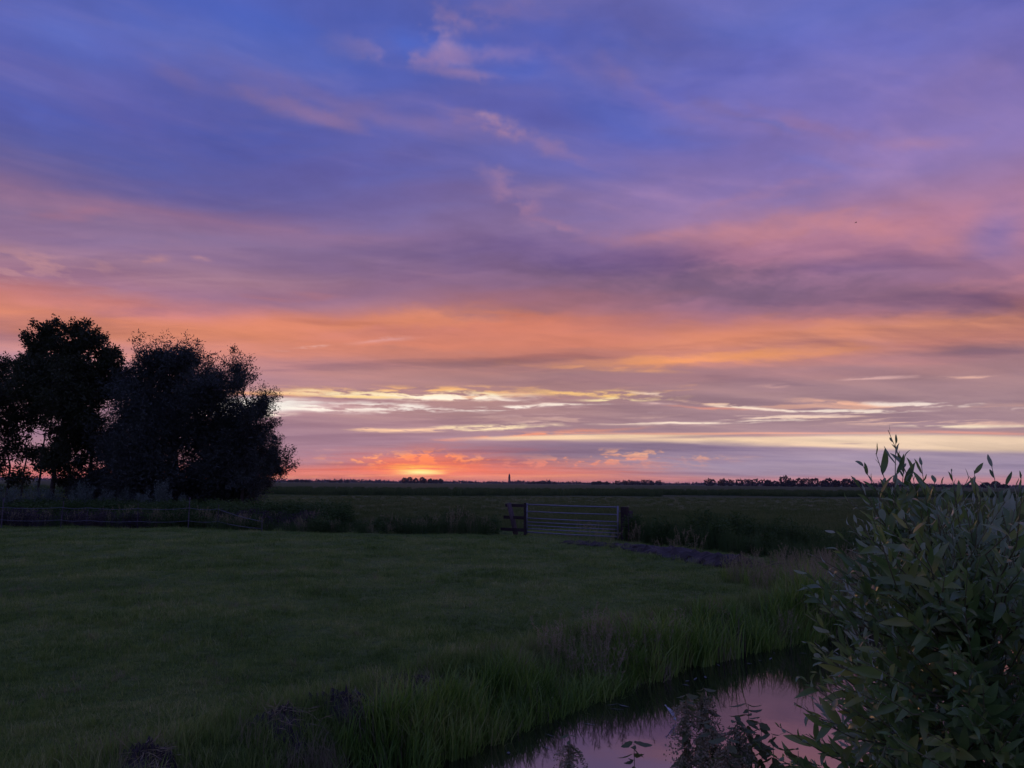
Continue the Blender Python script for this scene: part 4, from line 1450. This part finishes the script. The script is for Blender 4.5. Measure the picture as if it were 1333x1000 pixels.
# ------------------------------------------------------------------ the far horizon
def tree_row(px0, px1, dist, hmin, hmax, seed, label, n=1500, lumps=None):
    """a distant row of trees: rounded crowns side by side, built of leaf masses"""
    rg = np.random.default_rng(seed)
    x0, x1 = px_point(px0, 628, dist)[0], px_point(px1, 628, dist)[0]
    k = lumps or max(3, int((x1 - x0) / 9))
    xs = np.linspace(x0, x1, k) + rg.normal(0, 2, k)
    hs = rg.uniform(hmin, hmax, k)
    P = []
    for x, h in zip(xs, hs):
        m = n // k + 1
        u = unit(rg.normal(size=(m, 3)))
        P.append(np.column_stack([x + u[:, 0] * rg.uniform(4, 7), dist + rg.normal(0, 6) + u[:, 1] * 6, np.abs(h * .5 + u[:, 2] * h * .5)]))
    P = np.vstack(P)
    d = unit(rg.normal(size=P.shape))
    ln = rg.uniform(1.4, 3.6, len(P))
    c = np.array(((x0 + x1) / 2, dist, 0.0))
    v, f = diamonds(P - c, d, unit(np.cross(d, rg.normal(size=d.shape))), ln, ln * .8)
    root = empty('distant_tree_row', c, label, 'trees', 'tree rows on the horizon')
    link(bpy.data.objects.new('crown', mesh_np('crown', v, f, M_FARTREE)), root)


ROWS = [(527, 548, 1900, 10, 15, 'small round tree clump on the horizon left of the sun'), (553, 574, 1900, 8, 11, 'low flat tree row on the horizon under the sunset glow'),
        (806, 858, 1700, 8, 11, 'flat tree row on the horizon right of the gate'), (772, 790, 1900, 4, 8, 'small tree clump on the horizon between tower and flat row'),
        (920, 992, 1300, 9.5, 12, 'level block of trees on the horizon left of the dark wood'), (1000, 1030, 1250, 5, 10, 'ragged trees joining the level block and the dark wood'),
        (1020, 1075, 1150, 9, 15, 'dark wood with tallest pointed crowns on the right horizon'), (1075, 1112, 1150, 8, 14, 'dark wood on the horizon just left of the bush'),
        (1112, 1190, 1300, 5, 8, 'tree row on the horizon behind the bush top'), (1280, 1306, 1300, 4, 10, 'tree clump on the horizon at the far right behind shoots'),
        (376, 400, 2100, 5, 8, 'low trees on the horizon beside the slender willow'), (690, 720, 2200, 4, 7, 'low trees on the horizon right of the tower'),
        (430, 450, 2100, 4, 7, 'low trees on the horizon left of the sunset glow'), (1200, 1270, 1600, 4, 6, 'low tree row behind the middle of the bush')]
for i, (a, b, dd, h0, h1, lb_) in enumerate(ROWS):
    tree_row(a, b, dd, h0, h1, 500 + i, lb_)
rg_ = np.random.default_rng(77)
n = 26000
P = np.column_stack([rg_.uniform(-3600, 3600, n), rg_.uniform(3300, 3700, n), np.zeros(n)])
hprof = 5.5 + 3 * np.sin(P[:, 0] * .011) * np.sin(P[:, 0] * .0037 + 1) + 3 * np.sin(P[:, 0] * .05)
P[:, 2] = rg_.uniform(0, 1, n) * np.maximum(hprof, 3)
d = unit(rg_.normal(size=P.shape))
v, f = diamonds(P, d, unit(np.cross(d, rg_.normal(size=d.shape))), rg_.uniform(5, 12, n), rg_.uniform(4, 8, n))
props(link(bpy.data.objects.new('far_woods', mesh_np('far_woods', v, f, M_FARTREE))), 'continuous low line of far woods along the horizon', 'woods', kind='stuff')

TD = 2400
tx = px_point(663, 628, TD)[0]
tower = empty('church_tower', (tx, TD, 0), 'tiny square church tower with pointed cap on the horizon', 'tower')
tc_ = (tx, TD, 0)
MB(tc_).box((tx, TD, 10), (3.4, 3.4, 10.5), None, .92).build('shaft', M_BRICK, tower)
MB(tc_).box((tx, TD, 20.8), (3.7, 3.7, .5)).build('cornice', M_BRICK, tower)
belfry = MB(tc_).box((tx, TD, 23.6), (2.7, 2.7, 2.4), None, .9).build('belfry', M_BRICK, tower)
rf_ = MB(tc_).box((tx, TD, 29.0), (3.0, 3.0, 3.1), None, .03).build('spire', M_SLATE, tower)
for s_ in (-1, 1):
    MB(tc_).box((tx + s_ * 1.1, TD - 2.62, 23.6), (.5, .15, 1.3)).build('belfry_opening', M_SLATE, belfry)

# a bird, far up
bp = np.array(px_point(1114, 290, 62.0))
bird = empty('flying_bird', bp, 'tiny dark bird high in the pink clouds', 'bird')
bm_ = MB(bp)
B = Vector(bp)
bm_.tube([B + Vector((-.16, 0, -.02)), B + Vector((-.08, 0, 0)), B + Vector((.04, 0, .01)), B + Vector((.13, 0, .02)), B + Vector((.17, 0, .01))], [.012, .035, .045, .03, .01], 8)
bm_.build('body', M_BIRD, bird, True)
bird.scale = (.55, .55, .55)
for s_ in (-1, 1):
    w_ = bpy.data.meshes.new('wing')
    w_.from_pydata([(.06, s_ * .02, .02), (-.06, s_ * .02, .02), (-.04, s_ * .2, .09), (.05, s_ * .2, .10), (-.09, s_ * .4, .05)], [], [(0, 1, 2, 3), (3, 2, 4)])
    w_.materials.append(M_BIRD)
    link(bpy.data.objects.new('wing', w_), bird)

# ------------------------------------------------------------------ the willow bush close by on the right
def leaf_mesh(name, mat, wr, curl, fold, seed, toothed=False):
    """unit-long leaf along +X, upper side +Z, folded on the midrib and curled"""
    rg = np.random.default_rng(seed)
    k = 6
    v, f = [], []
    for i in range(k + 1):
        t = i / k
        w = wr * .5 * (math.sin(math.pi * min(1, t ** .85)) ** .8) if 0 < i < k else 0.0
        if toothed and 0 < i < k:
            w *= (1.12 if i % 2 else .9)
        z = curl * (t - t * t * 1.6) + rg.normal(0, .006)
        y = .03 * math.sin(t * 4 + seed)
        v += [(t, y - w, z + w * fold), (t, y, z), (t, y + w, z + w * fold)]
    for i in range(k):
        a = 3 * i
        f += [(a, a + 3, a + 4, a + 1), (a + 1, a + 4, a + 5, a + 2)]
    me = mesh_np(name, v, f, mat, True)
    return me, np.array(v), np.array(f)


BUSH_LEAVES = [leaf_mesh('leaf', M_BUSH, .23, .10, .35, 1), leaf_mesh('leaf', M_BUSH, .19, -.10, .25, 2),
               leaf_mesh('leaf', M_BUSH, .26, .22, .45, 3), leaf_mesh('leaf', M_BUSH, .21, .34, .2, 4)]

BX, BY = 1.95, 3.05
bush_base = Vector((BX, BY, float(land(BX, BY))))
bush = empty('willow_bush', bush_base, 'large leafy willow bush close by on the right above the water', 'bush')
rg = np.random.default_rng(99)
tips = []
for px_, py_, dd, ln_ in [(1156, 560, 2.75, .62), (1122, 604, 2.7, .42), (1178, 592, 2.8, .40), (1199, 602, 2.65, .5), (1216, 625, 2.7, .35), (1238, 611, 2.75, .42), (1262, 620, 2.9, .40),
                          (1268, 612, 2.6, .45), (1290, 603, 2.7, .5), (1312, 628, 2.8, .4), (1210, 640, 2.6, .4), (1252, 632, 2.6, .4), (1278, 636, 2.6, .4), (1300, 640, 2.7, .4), (1330, 618, 2.7, .45), (1165, 632, 2.7, .4), (1135, 625, 2.75, .4), (1226, 628, 2.8, .4), (1345, 610, 2.8, .4), (1328, 634, 2.6, .4), (1100, 650, 2.7, .45), (1084, 690, 2.6, .45), (1058, 722, 2.6, .42), (1140, 590, 2.75, .3), (1166, 575, 2.75, .3), (1112, 622, 2.7, .35), (1048, 745, 2.6, .4), (1050, 765, 2.5, .38), (1056, 800, 2.6, .4), (1046, 835, 2.5, .38), (1060, 850, 2.5, .4), (1040, 880, 2.45, .38), (1034, 915, 2.5, .4), (1012, 945, 2.45, .4), (990, 975, 2.5, .4), (1024, 985, 2.4, .4), (1052, 930, 2.4, .4), (1075, 740, 2.55, .4), (1090, 715, 2.6, .4), (1102, 680, 2.65, .42), (1186, 610, 2.75, .35),
                          (1055, 775, 2.55, .4), (1350, 640, 2.8, .4), (1400, 650, 2.8, .4), (1450, 665, 2.8, .4), (1144, 640, 2.6, .4), (1180, 640, 2.9, .4), (1230, 650, 2.6, .4), (1310, 650, 2.5, .4)]:
    tips.append((px_point(px_, py_, dd), ln_))


def left_limit(py):
    return np.interp(py, [600, 640, 680, 720, 780, 840, 900, 1000, 1150], [1160, 1122, 1098, 1076, 1060, 1056, 1042, 1010, 985])


while len(tips) < 900:
    py_ = rg.uniform(630, 1180)
    px_ = rg.uniform(1010, 1620)
    if px_ < left_limit(py_) + 6 or (py_ < 700 and rg.uniform() < .25):
        continue
    if 755 < py_ < 880 and 1110 < px_ < 1270 and rg.uniform() < .55:
        continue
    dd = rg.uniform(2.15, 3.7)
    p = px_point(px_, py_, dd)
    if p[2] < land(p[0], p[1]) + .25:
        continue
    tips.append((p, rg.uniform(.28, .5)))

stems = []
for k in range(9):
    a = 6.283 * k / 9 + rg.uniform(-.3, .3)
    r = rg.uniform(.15, .40)
    top = Vector((BX + r * math.cos(a) - .12, BY + r * math.sin(a) * .7, rg.uniform(1.35, 1.75)))
    b = bush_base + Vector((.10 * math.cos(a), .10 * math.sin(a), -.05))
    m1 = b.lerp(top, .35) + Vector((-.05 * math.cos(a), -.05 * math.sin(a), .08))
    m2 = b.lerp(top, .7)
    pts = [b, m1, m2, top]
    MB(bush_base).tube(pts, [.019, .015, .011, .006], 7).build('stem', M_TWIG, bush, True)
    stems.append(pts)
allst = [q for pts in stems for a, b in zip(pts[:-1], pts[1:]) for q in (a, a.lerp(b, .33), a.lerp(b, .66), b)]

twigs = MB(bush_base)
LEAVES = []          # (matrix, variant)
for p, ln_ in tips:
    tip = Vector(p)
    q = min(allst, key=lambda s: (s - (tip - Vector((0, 0, .35)))).length + (0 if s.z < tip.z else 1.0))
    dirn = (tip - q)
    L = dirn.length
    start = tip - dirn.normalized() * min(L, ln_ * 1.3) - Vector((0, 0, max(0, .25 * ln_)))
    ctrl = start.lerp(tip, .5) + Vector((rg.normal(0, .055), rg.normal(0, .055), -.02))
    twigs.tube([q, start.lerp(q, .5) + Vector((rg.normal(0, .03), rg.normal(0, .03), -.04)), start, ctrl, tip], [.0045, .0036, .003, .0022, .001], 5)
    nlf = int(ln_ / .026)
    phase = rg.uniform(0, 6.283)
    for i in range(nlf):
        t = .10 + .88 * i / max(1, nlf - 1)
        pos = start.lerp(ctrl, t).lerp(ctrl.lerp(tip, t), t)
        ax = (ctrl - start).lerp(tip - ctrl, t).normalized()
        phase += 2.4 + rg.normal(0, .25)
        s1 = ax.orthogonal().normalized()
        s2 = ax.cross(s1)
        outd = s1 * math.cos(phase) + s2 * math.sin(phase)
        open_ = 1.0 - .65 * t + rg.normal(0, .15)
        d = (ax * math.cos(open_) + outd * math.sin(open_)).normalized()
        d = (d + Vector((0, 0, -.10 * (1 - t)))).normalized()
        up = (ax - d * ax.dot(d))
        up = (up.normalized() + Vector((rg.normal(0, .4), rg.normal(0, .4), rg.normal(0, .4)))).normalized()
        y = up.cross(d).normalized()
        z = d.cross(y).normalized()
        sz = (.060 + .037 * math.sin(math.pi * min(1, .25 + t * .75))) * rg.uniform(.5, 1.35) * (1.0 if t < .85 else .7)
        mt = Matrix(((d.x, y.x, z.x, pos.x), (d.y, y.y, z.y, pos.y), (d.z, y.z, z.z, pos.z), (0, 0, 0, 1))) @ Matrix.Diagonal((sz, sz * rg.uniform(.9, 1.25), sz, 1))
        LEAVES.append((mt, int(rg.integers(0, 4))))
props(twigs.build('twigs', M_TWIG, bush, True), kind='stuff')

# the leaves that show largest stand alone, the many behind them are one growth
cam_inv = cam.matrix_world.inverted()


def show_size(mt):
    c = cam_inv @ (mt @ Vector((.5, 0, 0)))
    u, v = FPX * c.x / -c.z + 666.5, 500 - FPX * c.y / -c.z
    if c.z > -.3 or not (0 < u < 1333 and 0 < v < 1000):
        return 0.0
    a = mt.to_3x3() @ Vector((1, 0, 0))
    b = mt.to_3x3() @ Vector((0, 1, 0))
    nrm = a.cross(b)
    view = (mt.translation - Vector((0, 0, CAM_H))).normalized()
    return abs(nrm.dot(view)) / c.z ** 2 * (1.6 if c.z > -2.6 else 1.0)


order = sorted(range(len(LEAVES)), key=lambda i: -show_size(LEAVES[i][0]))
shift = Matrix.Translation(-bush_base)
for i in order[:300]:
    mt, k = LEAVES[i]
    ob = bpy.data.objects.new('leaf', BUSH_LEAVES[k][0])
    link(ob, bush)
    ob.matrix_local = shift @ mt
V, Fc, nb = [], [], 0
for i in order[300:]:
    mt, k = LEAVES[i]
    lv, lf = BUSH_LEAVES[k][1], BUSH_LEAVES[k][2]
    a = np.array(shift @ mt)
    V.append(lv @ a[:3, :3].T + a[:3, 3])
    Fc.append(lf + nb)
    nb += len(lv)
props(link(bpy.data.objects.new('foliage', mesh_np('foliage', np.vstack(V), np.vstack(Fc), M_BUSH, True)), bush), kind='stuff')

# ------------------------------------------------------------------ nettles rising from the near bank
NETTLE_LEAF = [leaf_mesh('leaf', M_NETTLE, .46, -.25, .25, 11, True)[0], leaf_mesh('leaf', M_NETTLE, .42, -.45, .2, 12, True)[0]]


def make_nettle(px, py, dist, seed, label, leaf=.075, seeds=True, lean=0.0):
    leaf *= 1.35
    rg = np.random.default_rng(seed)
    tip = Vector(px_point(px, py, dist))
    bx, by = tip.x - lean + rg.normal(0, .04), tip.y + rg.normal(0, .04)
    base = Vector((bx, by, float(land(bx, by))))
    root = empty('stinging_nettle', base, label, 'nettle', 'nettles on the near bank')
    H = tip.z - base.z
    pts = [base.lerp(tip, t) + Vector((lean * .25 * math.sin(t * 3.1), .02 * math.sin(t * 5), 0)) for t in (0, .2, .4, .6, .8, .92, 1)]
    pts[0].z -= .05
    MB(base).tube(pts, [.006, .0055, .005, .004, .003, .002, .001], 6).build('stem', M_TWIG, root, True)
    t, k = 1.0, 0
    S = []
    while t > .35:
        i = min(5, int(t * 6))
        pos = base.lerp(tip, t) + Vector((lean * .25 * math.sin(t * 3.1), 0, 0))
        for s in (0, math.pi):
            a = k * 1.57 + s + rg.normal(0, .55)
            size = leaf * min(1.0, .50 + (1 - t) * 4.0) * rg.uniform(.5, 1.35)
            drop = rg.uniform(-2.6, -.5) if t < .97 else -.4
            d = Vector((math.cos(a), math.sin(a), drop)).normalized()
            y = (Vector((0, 0, 1)).cross(d).normalized() + Vector((rg.normal(0, .4), rg.normal(0, .4), rg.normal(0, .4))))
            y = (y - d * y.dot(d)).normalized()
            z = d.cross(y)
            mt = Matrix(((d.x, y.x, z.x, pos.x), (d.y, y.y, z.y, pos.y), (d.z, y.z, z.z, pos.z), (0, 0, 0, 1))) @ Matrix.Diagonal((size, size, size, 1))
            ob = bpy.data.objects.new('leaf', NETTLE_LEAF[int(rg.integers(0, 2))])
            link(ob, root)
            ob.matrix_local = Matrix.Translation(-base) @ mt
            if seeds and .55 < t < .99:
                for _ in range(3):
                    b = a + rg.normal(.8, .7)
                    L = rg.uniform(.04, .085)
                    n = 34
                    u = rg.uniform(0, 1, n)[:, None]
                    e = np.array((math.cos(b), math.sin(b), .15))
                    S.append(np.array(pos - base) + e * u * L + np.array((0, 0, -1)) * u ** 2 * L * .8 + rg.normal(0, .0045, (n, 3)))
        t -= (.016 + .03 * (1 - t)) * 1.15 / max(H, .4)
        k += 1
    if S:
        S = np.vstack(S)
        d = unit(rg.normal(size=S.shape))
        ln = rg.uniform(.005, .011, len(S))
        v, f = diamonds(S, d, unit(np.cross(d, rg.normal(size=d.shape))), ln, ln * .8)
        props(link(bpy.data.objects.new('seed_tassels', mesh_np('seed_tassels', v, f, M_SEED)), root), kind='stuff')


NETTLES = [(741, 957, 2.9, 'brown nettle top at the bottom edge, leftmost of the nettles', .05, True, .03), (824, 966, 2.7, 'nettle with drooping dark leaves at the bottom edge over pink water', .085, False, .02),
           (893, 905, 2.85, 'nettle with broad brown seed tassels left of its taller twin', .07, True, -.03), (916, 896, 3.0, 'tallest brown seeding nettle in front of the water', .08, True, .02),
           (972, 916, 2.9, 'dark nettle between the seeding nettles and the bush', .075, False, .0), (1003, 955, 2.75, 'leafy nettle at the left foot of the bush', .085, False, .03),
           (946, 962, 2.6, 'low nettle at the bottom edge below the dark nettle', .08, True, .0), (1036, 975, 2.5, 'nettle pressed against the bush at the bottom edge', .08, False, .0),
           (958, 932, 2.75, 'slim nettle just left of the dark nettle', .07, True, -.02), (988, 934, 2.8, 'slim nettle just right of the dark nettle', .08, False, .02),
           (928, 938, 2.7, 'small seeding nettle in front of the tallest one', .07, True, .01)]
for i, (a, b, c, lb_, lf_, sd_, ln_) in enumerate(NETTLES):
    make_nettle(a, b, c, 700 + i, lb_, lf_, sd_, ln_)

# ------------------------------------------------------------------ small things on the water
fp_ = ground_at(874, 940, WATER_Z)
fe_ = empty('white_feather', fp_ + Vector((0, 0, .005)), 'small curled white feather on the dark water', 'feather')
F0 = fp_ + Vector((0, 0, .005))
sh = MB(F0)
shaft = [F0 + Vector((.05, 0, 0)), F0 + Vector((.03, .0, .04)), F0 + Vector((0, .01, .09)), F0 + Vector((-.05, .02, .15))]
sh.tube(shaft, [.0025, .002, .0016, .0008], 5).build('shaft', M_FEATHER, fe_, True)
P, Dv = [], []
for i in range(260):
    t = random.uniform(.12, 1.0)
    j = min(2, int(t * 3))
    p = shaft[j].lerp(shaft[j + 1], t * 3 - j) - F0
    tang = (shaft[j + 1] - shaft[j]).normalized()
    s = random.choice((-1, 1))
    tw_ = t * 5
    P.append(p)
    Dv.append((tang * .7 + Vector((math.cos(tw_), math.sin(tw_) * .6, .2)) * s).normalized())
P, Dv = np.array(P), np.array(Dv)
ln = np.random.default_rng(3).uniform(.018, .032, len(P))
v, f = diamonds(P, Dv, unit(np.cross(Dv, np.random.default_rng(4).normal(size=Dv.shape))), ln, np.full(len(P), .006))
link(bpy.data.objects.new('vane', mesh_np('vane', v, f, M_FEATHER)), fe_)

rg = np.random.default_rng(12)
xy = along(NEAR_EDGE[2:9], 34, -.7, -.3)
n = len(xy)
P = np.column_stack([xy, np.full(n, WATER_Z + .006)])
a = rg.uniform(0, 6.283, n)
dv = np.column_stack([np.cos(a), np.sin(a), np.zeros(n)])
sd_ = np.column_stack([-np.sin(a), np.cos(a), np.zeros(n)])
v, f = diamonds(P, dv, sd_, rg.uniform(.04, .20, n), rg.uniform(.010, .04, n))
v[:, 2] = WATER_Z + .006
props(link(bpy.data.objects.new('floating_leaves', mesh_np('floating_leaves', v, f, M_FLOAT))), 'dead leaves floating at the edge of the ditch water', 'leaves', kind='stuff')

# ------------------------------------------------------------------ the evening air over the plain
hz_mat = bpy.data.materials.new('evening_haze')
hz_mat.use_nodes = True
hz_mat.node_tree.nodes.clear()
hv = hz_mat.node_tree.nodes.new('ShaderNodeVolumePrincipled')
hv.inputs['Color'].default_value = (.86, .84, .90, 1)
hv.inputs['Density'].default_value = 5e-5
ho = hz_mat.node_tree.nodes.new('ShaderNodeOutputMaterial')
hz_mat.node_tree.links.new(hv.outputs[0], ho.inputs['Volume'])
props(MB().box((0, 5000, 17), (11000, 7000, 19)).build('haze', hz_mat), 'thin evening haze over the plain', 'haze', kind='stuff')
